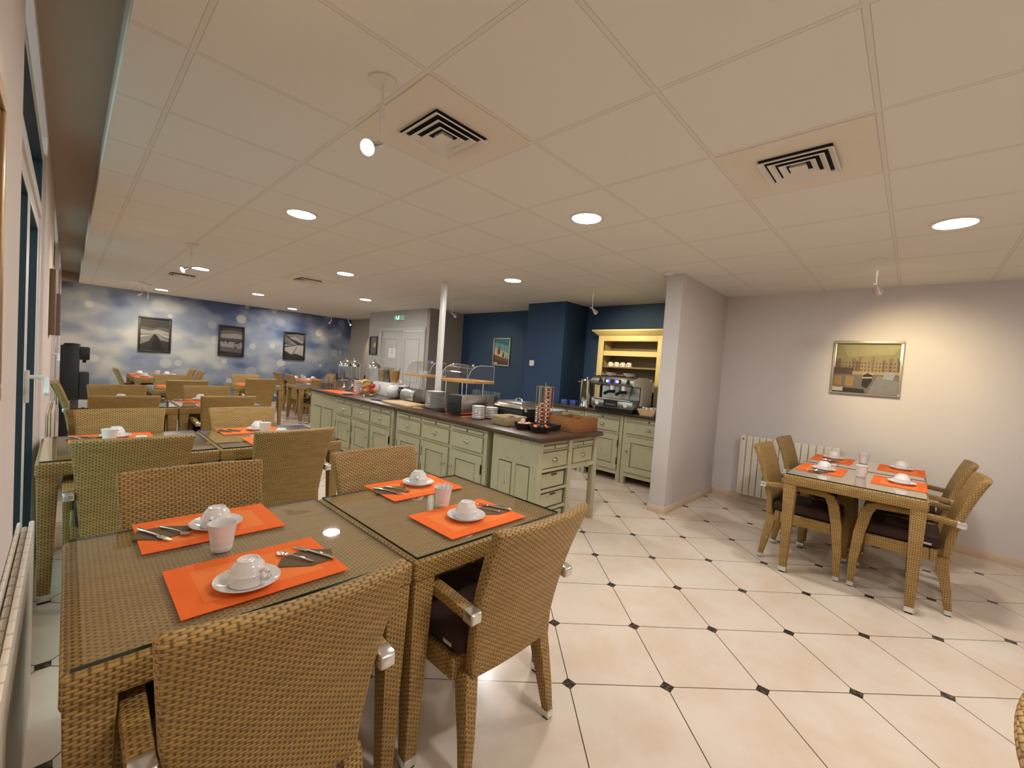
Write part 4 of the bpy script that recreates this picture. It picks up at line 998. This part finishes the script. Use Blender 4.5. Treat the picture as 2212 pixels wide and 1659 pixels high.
# jam rack
t = thing('jam_rack', 'brass wire carousel rack holding small jam jars', 'rack', on(3.285, 2.655))
B().lathe([(0, 0), (.075, 0), (.075, .012), (.02, .018), (0, .018)], n=28).make('base', 'steel', t)
cols = [(.058*math.cos(a), .058*math.sin(a)) for a in [k*2*PI/6+.25 for k in range(6)]]
w = B().tube([(0, 0, .015), (0, 0, .425)], .004)
for cx, cy in cols:
    u = Vector((cx, cy, 0)).normalized(); v = Vector((-u.y, u.x, 0))
    for s, q in ((1, 0), (-1, 0), (0, 1)):
        p = Vector((cx, cy, 0))+v*s*.026+u*q*.026
        w.tube([p+Vector((0, 0, .03)), p+Vector((0, 0, .385))], .0026, 6)
    w.tube([Vector((cx, cy, .385))+v*.026, Vector((cx, cy, .39))+u*.026, Vector((cx, cy, .385))-v*.026], .0026, 6)
w.make('wire_cage', 'gold_wire', t)
B().lathe([(.03, .026), (.086, .026), (.086, .030), (.03, .030)], n=28).make('jar_shelf', 'gold_wire', t)
jam = thing('jam_jar', '', 'jar', group='jam jars in the rack')
B().lathe([(0, 0), (.0185, 0), (.0205, .003), (.0205, .026), (.018, .031), (0, .031)], n=16).make('jar_glass', 'jam_red', jam)
B().lathe([(.0212, .030), (.0212, .0385), (0, .0388)], n=16).make('jar_lid', 'jam_lid', jam)
B().box(-.0215, -.0202, -.009, .009, .006, .023).make('jar_label', 'paper', jam)
PJm = Proto(jam)
NAMES = ('tap-side', 'second', 'third', 'fourth', 'fifth', 'sixth')
for k, cnt in enumerate((9, 3, 4, 5, 6, 3)):
    for j in range(cnt): PJm.put((3.285+cols[k][0]*1.0, 2.655+cols[k][1], CT+.0305+.0393*j), 0, 'small jam jar, %s in the %s column of the wire rack' % (nth(j, cnt), ('fullest', 'back three-jar', 'four-jar', 'five-jar', 'six-jar', 'front three-jar')[k]))
# square plates
sq = Proto(tag(B().rings([[(-.06, -.06, 0), (.06, -.06, 0), (.06, .06, 0), (-.06, .06, 0)], [(-.105, -.105, .014), (.105, -.105, .014), (.105, .105, .014), (-.105, .105, .014)], [(-.105, -.105, .017), (.105, -.105, .017), (.105, .105, .017), (-.105, .105, .017)], [(-.058, -.058, .005), (.058, -.058, .005), (.058, .058, .005), (-.058, .058, .005)]]).make('square_plate', 'china', bev=.002), '', 'plate', 'stacked square plates'))
for i in range(12): sq.put((3.465, 2.70, CT+.0122*i), .1, 'white square plate, %s in the stack behind the brown wicker tray' % nth(i, 12))
# wicker compartment tray
t = thing('wicker_tray', 'large brown wicker tray with compartments on the near counter end', 'basket', on(3.375, 2.350))
wb = B(); wb.box(-.17, .175, -.16, .16, 0, .008); wb.box(-.17, .175, -.16, -.148, .008, .115); wb.box(-.17, .175, .148, .16, .008, .115); wb.box(-.17, -.158, -.148, .148, .008, .115); wb.box(.163, .175, -.148, .148, .008, .115)
wb.make('tray_body', 'basket_brown', t, bev=.004)
B().box(-.158, .163, -.052, -.044, .008, .105).make('divider', 'basket_brown', t); B().box(-.158, .163, .050, .058, .008, .105).make('divider', 'basket_brown', t)
B().tube([(-.165, -.155, .118), (.170, -.155, .118), (.170, .155, .118), (-.165, .155, .118)], .008, 8, 0, True).make('braided_rim', 'basket_brown', t)
# cutlery basket
t = thing('cutlery_basket', 'pale rattan basket of black-handled utensils before the chafing dish', 'basket', on(2.965, 2.830))
def flare(b, a0, b0, a1, b1, h, th):
    o = [[(-a0, -b0, 0), (a0, -b0, 0), (a0, b0, 0), (-a0, b0, 0)], [(-a1, -b1, h), (a1, -b1, h), (a1, b1, h), (-a1, b1, h)], [(-a1+th, -b1+th, h), (a1-th, -b1+th, h), (a1-th, b1-th, h), (-a1+th, b1-th, h)], [(-a0+th, -b0+th, .006), (a0-th, -b0+th, .006), (a0-th, b0-th, .006), (-a0+th, b0-th, .006)]]
    return b.rings(o)
flare(B(), .105, .10, .135, .125, .085, .010).make('basket_body', 'basket_light', t, bev=.003)
for i in range(4):
    r = thing('serving_knife', ('black-handled serving utensil, front one in the pale basket', 'black-handled serving utensil, second in the pale basket', 'black-handled serving utensil, third in the pale basket', 'black-handled serving utensil, back one in the pale basket')[i], 'utensil', (2.965-.05+.03*i, 2.82, CT+.05+.007*i), .3-.25*i, 'utensils in the pale basket')
    B().box(-.008, .008, -.09, .01, 0, .012).make('handle', 'black', r, bev=.003); B().box(-.009, .009, .01, .09, .004, .006).make('blade', 'chrome', r)
# black baskets
def round_basket(nm, x, y, r, h, lab):
    o = B().lathe([(0, 0), (r*.72, 0), (r*.80, .01), (r, h), (r*1.02, h+.004), (r*.95, h), (r*.76, .012), (0, .010)], n=28).make(nm, 'basket_black', loc=on(x, y)); return tag(o, lab, 'basket', 'black baskets at the counter end')
round_basket('round_basket', 2.895, 2.565, .088, .055, 'round black basket of eggs')
for i, (dx, dy, mt) in enumerate(((-.035, .02, 'egg'), (.03, .03, 'bread'), (.0, -.035, 'egg'), (.045, -.025, 'bread'), (-.04, -.03, 'bread'), (.0, .012, 'egg'))):
    e = B().ball((0, 0, 0), .022, 0, 16, 1.25).make('egg', mt, loc=(2.895+dx, 2.565+dy, CT+.040+(.03 if i == 5 else .0)))
    tag(e, ('pale egg at the left of the black basket', 'brown egg at the back of the black basket', 'pale egg at the front of the black basket', 'brown egg at the right of the black basket', 'brown egg at the front left of the black basket', 'pale egg on top of the others in the black basket')[i], 'egg', 'eggs in the black basket')
round_basket('round_basket', 2.895, 2.370, .095, .050, 'round black basket of orange-wrapped portions closest to the worktop corner')
for i, (dx, dy, rz) in enumerate(((-.048, .015, .6), (.042, -.025, 2.2), (.015, .036, 1.2), (-.01, -.040, .2))):
    e = B().prism([(-.025, -.012), (.02, -.018), (.028, .01), (-.015, .016)], 0, .03).make('portion_packet', 'mat' if i < 2 else 'black', bev=.003, loc=(2.895+dx, 2.37+dy, CT+.034)); e.rotation_euler = (0, .5, rz)
    tag(e, ('orange portion packet at the left of the round black basket', 'orange portion packet at the right of the round black basket', 'dark portion packet at the back of the round black basket', 'dark portion packet at the front of the round black basket')[i], 'packet', 'portion packets')
t = thing('rectangular_basket', 'rectangular black basket of teaspoons beside the wicker tray', 'basket', on(3.085, 2.395), group='black baskets at the counter end')
flare(B(), .065, .045, .08, .06, .055, .006).make('basket_body', 'basket_black', t)
B().box(-.066, -.064, -.03, -.022, .012, .04).box(-.071, -.069, -.006, .002, .015, .042).box(-.068, -.066, .018, .026, .012, .04).make('lattice_slot', 'label', t)

# ------------------------------------------------------------------ pictures
def flatart(par, name, polys, plane, depth, sgn):
    """Printed picture of the flat shapes in POLYS, each a hair in front of the last."""
    mats, b = [], B()
    for i, (mt, poly) in enumerate(polys):
        if mt not in mats: mats.append(mt)
        d0 = depth+sgn*.0004*(i+1)
        b.prism(poly, min(depth, d0), max(depth, d0), mats.index(mt), plane)
    return b.make(name, mats, par)
def R4(a, b, c, d): return [(a, c), (b, c), (b, d), (a, d)]
G = {}
def gm(v, tint=(1, .94, .88)):
    k = (round(v, 3), tint)
    if k not in G: G[k] = simple('print_tone', tuple(v*.62*c for c in tint), .45, var=.12, scale=30, spec=.3)
    return G[k]
def cm(*c):
    if c not in G: G[c] = simple('print_colour', c, .45, var=.12, scale=30, spec=.3)
    return G[c]
def ch(*c): return cm(*[round(v*.68, 4) for v in c])
def mural_pic(x0, x1, z0, z1, lab, kind):
    t = thing('framed_photo', lab, 'picture', group='black-framed photographs on the mural wall')
    B().frame_y(YM-.035, YM-.002, x0, x1, z0, z1, .035).make('frame', 'frame_black', t, bev=.003)
    a, b, c, d = x0+.033, x1-.033, z0+.033, z1-.033; w, h = b-a, d-c
    X = lambda u: a+w*u
    Z = lambda v: c+h*v
    def P(*q): return [(X(u), Z(v)) for u, v in q]
    if kind == 0:
        po = [(gm(.075), P((0, .66), (1, .66), (1, 1), (0, 1))), (gm(.17), P((0, .58), (1, .58), (1, .72), (.7, .76), (.4, .70), (0, .75))), (gm(.50), P((0, .535), (1, .52), (1, .60), (.62, .68), (.3, .62), (0, .66))), (gm(.33), P((0, 0), (1, 0), (1, .53), (0, .54))),
              (gm(.60), P((.0, .40), (.5, .525), (1, .36), (1, .50), (.55, .53), (0, .52))), (gm(.06), P((0, .475), (.45, .525), (.45, .535), (0, .50))), (gm(.05), P((.55, .525), (1, .37), (1, .40), (.56, .535))), (gm(.05), P((0, 0), (1, 0), (1, .30), (.70, .34), (.54, .52), (.50, .53), (.46, .52), (.30, .30), (0, .18))), (gm(.025), P((.36, 0), (.86, 0), (.58, .46), (.50, .50)))]
    elif kind == 1:
        po = [(gm(.07), P((0, .78), (1, .78), (1, 1), (0, 1))), (gm(.20), P((0, .70), (1, .72), (1, .86), (.5, .90), (0, .84))), (gm(.46), P((0, .58), (1, .58), (1, .75), (.6, .78), (0, .72))), (gm(.11), P((0, .46), (1, .46), (1, .60), (0, .60))), (gm(.45), P((0, .22), (1, .22), (1, .47), (0, .47))), (gm(.18), P((0, .0), (1, .0), (1, .25), (0, .30))), (gm(.05), P((0, .0), (1, .0), (1, .09), (0, .14))),
              (gm(.02), P((.15, .42), (.17, .42), (.19, .52), (.16, .55), (.13, .50))), (gm(.02), P((.33, .40), (.36, .40), (.38, .50), (.35, .53), (.31, .48))), (gm(.02), P((.62, .42), (.78, .42), (.88, .48), (.86, .53), (.80, .47), (.64, .45))), (gm(.03), P((.63, .27), (.645, .27), (.655, .43), (.64, .43))), (gm(.03), P((.75, .28), (.765, .28), (.76, .43), (.745, .43))), (gm(.03), P((.85, .30), (.865, .30), (.86, .50), (.845, .50))), (gm(.12), P((.66, .24), (.74, .24), (.73, .33), (.67, .33)))]
    else:
        po = [(gm(.06), P((0, .55), (1, .55), (1, 1), (0, 1))), (gm(.25), P((.05, .92), (.9, .60), (1, .66), (1, .95), (.6, .98))), (gm(.40), P((.25, .80), (.95, .62), (1, .70), (.5, .88))), (gm(.13), P((.0, .92), (.62, .58), (.62, .55), (0, .60))), (gm(.40), P((0, .60), (.62, .55), (.62, .57), (0, .84))), (gm(.55), P((0, .46), (.65, .53), (1, .53), (1, .20), (.4, .10), (0, .20))), (gm(.04), P((0, .42), (.6, .52), (.6, .535), (0, .47))), (gm(.05), P((0, 0), (1, 0), (1, .10), (.6, .20), (.35, .16), (0, .30))), (gm(.10), P((.40, .14), (.44, .12), (.66, .48), (.65, .50)))]
        po += [(gm(.04), P((.06+.08*i, .60+.0*i), (.10+.08*i, .60), (.10+.08*i, .78-.05*i), (.06+.08*i, .80-.05*i))) for i in range(5)]
    flatart(t, 'print', po, 'y', YM-.006, -1)
    return t
mural_pic(1.025, 1.575, 1.185, 1.940, 'black-framed photo of a jetty under dark sky, leftmost on the mural', 0)
mural_pic(2.455, 2.995, 1.185, 1.930, 'black-framed photo of riders on a beach, middle of the mural', 1)
mural_pic(3.885, 4.430, 1.195, 1.930, 'black-framed photo of beach cabins in perspective, rightmost on the mural', 2)

t = thing('framed_photo', 'framed photo of closed parasols on the blue wall', 'picture')
y0, y1, z0, z1 = 5.60, 6.06, 1.415, 1.955; fx = 5.80
B().frame_x(fx-.030, fx-.001, y0, y1, z0, z1, .022).make('frame', 'frame_silver', t, bev=.002)
def PX(*q): return [(y1-.02-(y1-y0-.04)*u, z0+.02+(z1-z0-.04)*v) for u, v in q]
po = [(ch(.05, .20, .30), PX((0, 0), (1, 0), (1, 1), (0, 1))), (ch(.16, .38, .46), PX((0, .25), (1, .1), (1, .72), (0, .88))), (ch(.50, .55, .48), PX((0, .30), (1, .10), (1, .45), (0, .68))), (ch(.72, .62, .45), PX((0, .35), (1, .15), (1, .30), (0, .52))), (ch(.20, .105, .065), PX((0, 0), (1, 0), (1, .20), (.5, .30), (0, .40))), (ch(.13, .06, .04), PX((0, 0), (1, 0), (1, .10), (0, .22))),
      (ch(.34, .05, .04), PX((.20, .46), (.28, .38), (.38, .44), (.40, .55), (.34, .66), (.30, .70), (.22, .58))), (ch(.05, .05, .05), PX((.32, .64), (.36, .62), (.38, .80))), (ch(.03, .035, .04), PX((.54, .30), (.64, .29), (.65, .38), (.60, .52), (.56, .40))), (ch(.03, .035, .04), PX((.74, .24), (.80, .24), (.78, .40))), (ch(.03, .035, .04), PX((.85, .22), (.90, .22), (.88, .35))), (ch(.75, .72, .62), PX((.0, .02), (.24, .02), (.24, .09), (.0, .09)))]
flatart(t, 'print', po, 'x', fx-.004, -1)

t = thing('framed_photo', 'champagne-framed harbour photo on the lit right wall', 'picture')
y0, y1, z0, z1, fx = .100, .650, 1.365, 1.932, XR
y0, y1, z0, z1 = .100, .655, 1.370, 1.925
B().frame_x(fx-.032, fx-.001, y0, y1, z0, z1, .028).make('frame', 'frame_silver', t, bev=.003)
po = [(ch(.36, .32, .15), PX((0, 0), (1, 0), (1, 1), (0, 1))), (ch(.45, .40, .20), PX((.2, .72), (.9, .78), (1, .95), (.1, .95)))]
rnd = random.Random(3); u = 0.0
while u < .97:
    w = rnd.uniform(.03, .065); hgt = rnd.uniform(.60, .72); c = rnd.choice([(.30, .19, .10), (.38, .28, .17), (.25, .17, .12), (.42, .30, .16), (.20, .14, .11)])
    po.append((ch(*c), PX((u, .38), (min(1, u+w), .38), (min(1, u+w), hgt), (u+w*.5, hgt+.035), (u, hgt))))
    for s in range(3): po.append((ch(.10, .07, .06), PX((u+w*.3, .44+.07*s), (u+w*.6, .44+.07*s), (u+w*.6, .475+.07*s), (u+w*.3, .475+.07*s))))
    u += w
po += [(ch(.12, .07, .05), PX((.0, .34), (.30, .36), (.30, .50), (.0, .50))), (ch(.50, .36, .20), PX((.30, .36), (1, .38), (1, .44), (.30, .43))), (ch(.22, .19, .17), PX((.0, .0), (1, 0), (1, .37), (.0, .36))), (ch(.40, .24, .10), PX((.02, .14), (.14, .14), (.14, .32), (.02, .32))), (ch(.45, .28, .12), PX((.20, .12), (.32, .12), (.34, .32), (.20, .33))), (ch(.30, .29, .30), PX((.55, .0), (1, .0), (1, .26), (.70, .36))), (ch(.42, .42, .46), PX((.76, .30), (.92, .28), (.95, .42), (.80, .45))),
       (ch(.62, .55, .42), PX((.46, .30), (.52, .22), (.60, .30), (.63, .40), (.47, .40))), (ch(.04, .03, .03), PX((.46, .14), (.54, .10), (.61, .24), (.62, .36), (.54, .40), (.47, .36))), (ch(.55, .45, .30), PX((.47, .29), (.62, .30), (.61, .33), (.47, .32))), (ch(.05, .04, .03), PX((.0, 0), (.52, 0), (.50, .08), (0, .10))), (ch(.25, .16, .10), PX((.60, .42), (.61, .42), (.61, .74), (.60, .74))), (ch(.70, .62, .44), PX((.0, .02), (.17, .02), (.17, .10), (0, .10)))]
flatart(t, 'print', po, 'x', fx-.004, -1)

t = thing('framed_photo', 'small dark-framed picture with a yellow shape beside the double door', 'picture')
y0, y1, z0, z1, fx = 9.08, 9.42, 1.47, 1.90, 4.95
B().frame_x(fx-.025, fx-.001, y0, y1, z0, z1, .02).make('frame', 'frame_black', t)
flatart(t, 'print', [(cm(.16, .17, .13), PX((0, 0), (1, 0), (1, 1), (0, 1))), (cm(.55, .50, .16), PX((.35, .45), (.75, .40), (.85, .62), (.6, .70)))], 'x', fx-.004, -1)
t = thing('door_notice', 'white paper notice with a small emblem taped on the double door', 'notice')
B().box(4.9525, 4.9542, 8.29, 8.58, 1.435, 1.640).make('sheet', 'paper', t)
B().prism([(8.435, 1.565), (8.415, 1.590), (8.435, 1.618), (8.455, 1.590)], 4.9515, 4.9524, 0, 'x').box(4.9515, 4.9524, 8.37, 8.50, 1.535, 1.541).box(4.9515, 4.9524, 8.39, 8.48, 1.515, 1.520).box(4.9515, 4.9524, 8.40, 8.47, 1.465, 1.471).make('emblem_and_lines', 'ink', t)
t = thing('exit_sign', 'green and white exit sign box above the double door', 'sign')
B().box(4.905, 4.949, 7.94, 8.33, 2.245, 2.355).make('housing', 'white_paint', t, bev=.004)
ep = B().box(4.901, 4.905, 8.05, 8.32, 2.255, 2.345).make('green_panel', 'green_sign', t)
B().ball((4.899, 8.245, 2.328), .010).tube([(4.8995, 8.24, 2.312), (4.8995, 8.225, 2.290), (4.8995, 8.24, 2.262)], .006).tube([(4.8995, 8.225, 2.290), (4.8995, 8.205, 2.278), (4.8995, 8.19, 2.262)], .006).tube([(4.8995, 8.26, 2.30), (4.8995, 8.238, 2.31), (4.8995, 8.21, 2.302)], .004).box(4.8985, 4.9008, 8.13, 8.175, 2.262, 2.338).box(4.8985, 4.9008, 8.275, 8.31, 2.295, 2.303).make('running_figure', 'white_sign', ep)
t = thing('thermostat', 'small white thermostat on the blue pier', 'thermostat', (5.199, 4.515, 1.495))
B().box(-.022, 0, -.045, .045, -.045, .045).make('housing', 'white_paint', t, bev=.004)
B().box(-.0235, -.022, -.022, .022, .0, .022).make('screen', 'label', t)
t = thing('framed_photo', 'gilt-framed picture of which only an edge shows on the near left wall', 'picture')
B().frame_x(-.109, -.097, .80, 1.42, 1.25, 1.885, .035).make('frame', 'frame_gold', t, bev=.003)
B().box(-.109, -.104, .83, 1.39, 1.28, 1.855).make('print', 'hutch_in', t)
for i, (a, b_, z0, z1) in enumerate(((4.95, 5.35, 1.40, 1.92), (7.75, 8.30, 1.40, 1.92))):
    t = thing('wall_box', ('shallow brown wall box on the left wall, between the first two windows', 'shallow brown wall box on the left wall, the one farther along')[i], 'wall box', group='brown wall boxes')
    B().box(-.109, -.075, a, b_, z0, z1).make('body', 'brown_box', t, bev=.004)

# ------------------------------------------------------------------ radiators
def radiator(name, lab, n, w, h, d, along):
    t = thing(name, lab, 'radiator')
    for i in range(n):
        p = B().box(i*w+.0025, (i+1)*w-.0025, 0, d*.35, 0, h).box(i*w+.012, (i+1)*w-.012, d*.35, d, .01, h-.006)
        p.make('radiator_section', 'cream_radiator', t, bev=.006)
    B().box(.0, n*w, d*.45, d*.8, .03, .06).box(.0, n*w, d*.45, d*.8, h-.07, h-.04).make('header_tube', 'cream_radiator', t)
    return t
r = radiator('panel_radiator', 'cream sectional radiator on the right wall behind the wicker table', 14, .0675, .70, .085, 'y')
r.rotation_euler = (0, 0, -PI/2); r.location = (XR-.105, 1.455, .095)
B().cyl((.036, -.004, .655), .010, -.004, .004, 14, 0, 'y').make('maker_badge', 'jam_red', r)
for k in (.2, .75): B().box(k, k+.03, .085, .104, .5, .53).make('wall_bracket', 'cream_radiator', r)
def low_rad(lab, y0, y1, h):
    t = thing('window_radiator', lab, 'radiator')
    n = int((y1-y0)/.062)
    for i in range(n):
        a = y0+i*(y1-y0)/n
        B().box(-.081, -.068, a+.002, a+(y1-y0)/n-.002, .12, h-.012).box(-.097, -.084, a+.003, a+(y1-y0)/n-.003, .12, h-.03).box(-.109, -.100, a+.002, a+(y1-y0)/n-.002, .12, h-.012).make('radiator_section', 'cream_radiator', t, bev=.005)
    B().box(-.109, -.0675, y0, y1, .10, .14).make('bottom_header', 'cream_radiator', t, bev=.004)
    B().box(-.105, -.085, y0, y1, 0, .10).make('plinth', 'cream_radiator', t)
    return t
low_rad('cream ribbed radiator under the left wall picture, closest to view', .30, 2.20, .76)
low_rad('cream ribbed radiator on the left wall beyond the first window', 4.90, 5.85, .80)

# ------------------------------------------------------------------ black water dispenser
t = thing('water_dispenser', 'tall black water dispenser standing at the left wall before the mural', 'water dispenser', (.09, 8.17, 0))
B().box(-.155, .02, -.17, .17, .02, 1.285).make('tower', 'black', t, bev=.012)
B().box(.02, .115, -.17, .17, .02, .93).make('front_cabinet', 'black', t, bev=.010)
B().box(.02, .115, -.17, .17, 1.10, 1.27).make('dispensing_head', 'black', t, bev=.012)
B().box(.05, .085, -.02, .02, 1.06, 1.10).make('nozzle', 'black', t)
B().lathe([(.09, 1.285), (.07, 1.31), (0, 1.315)], (-.05, 0, 0), 24).make('top_cap', 'black', t)
B().box(-.14, .10, -.15, .15, 0, .02).make('plinth', 'rubber', t)
B().tube([(-.15, -.10, .80), (-.17, -.12, .80), (-.185, -.13, .74), (-.18, -.13, .5)], .006).make('power_cord', 'black', t)
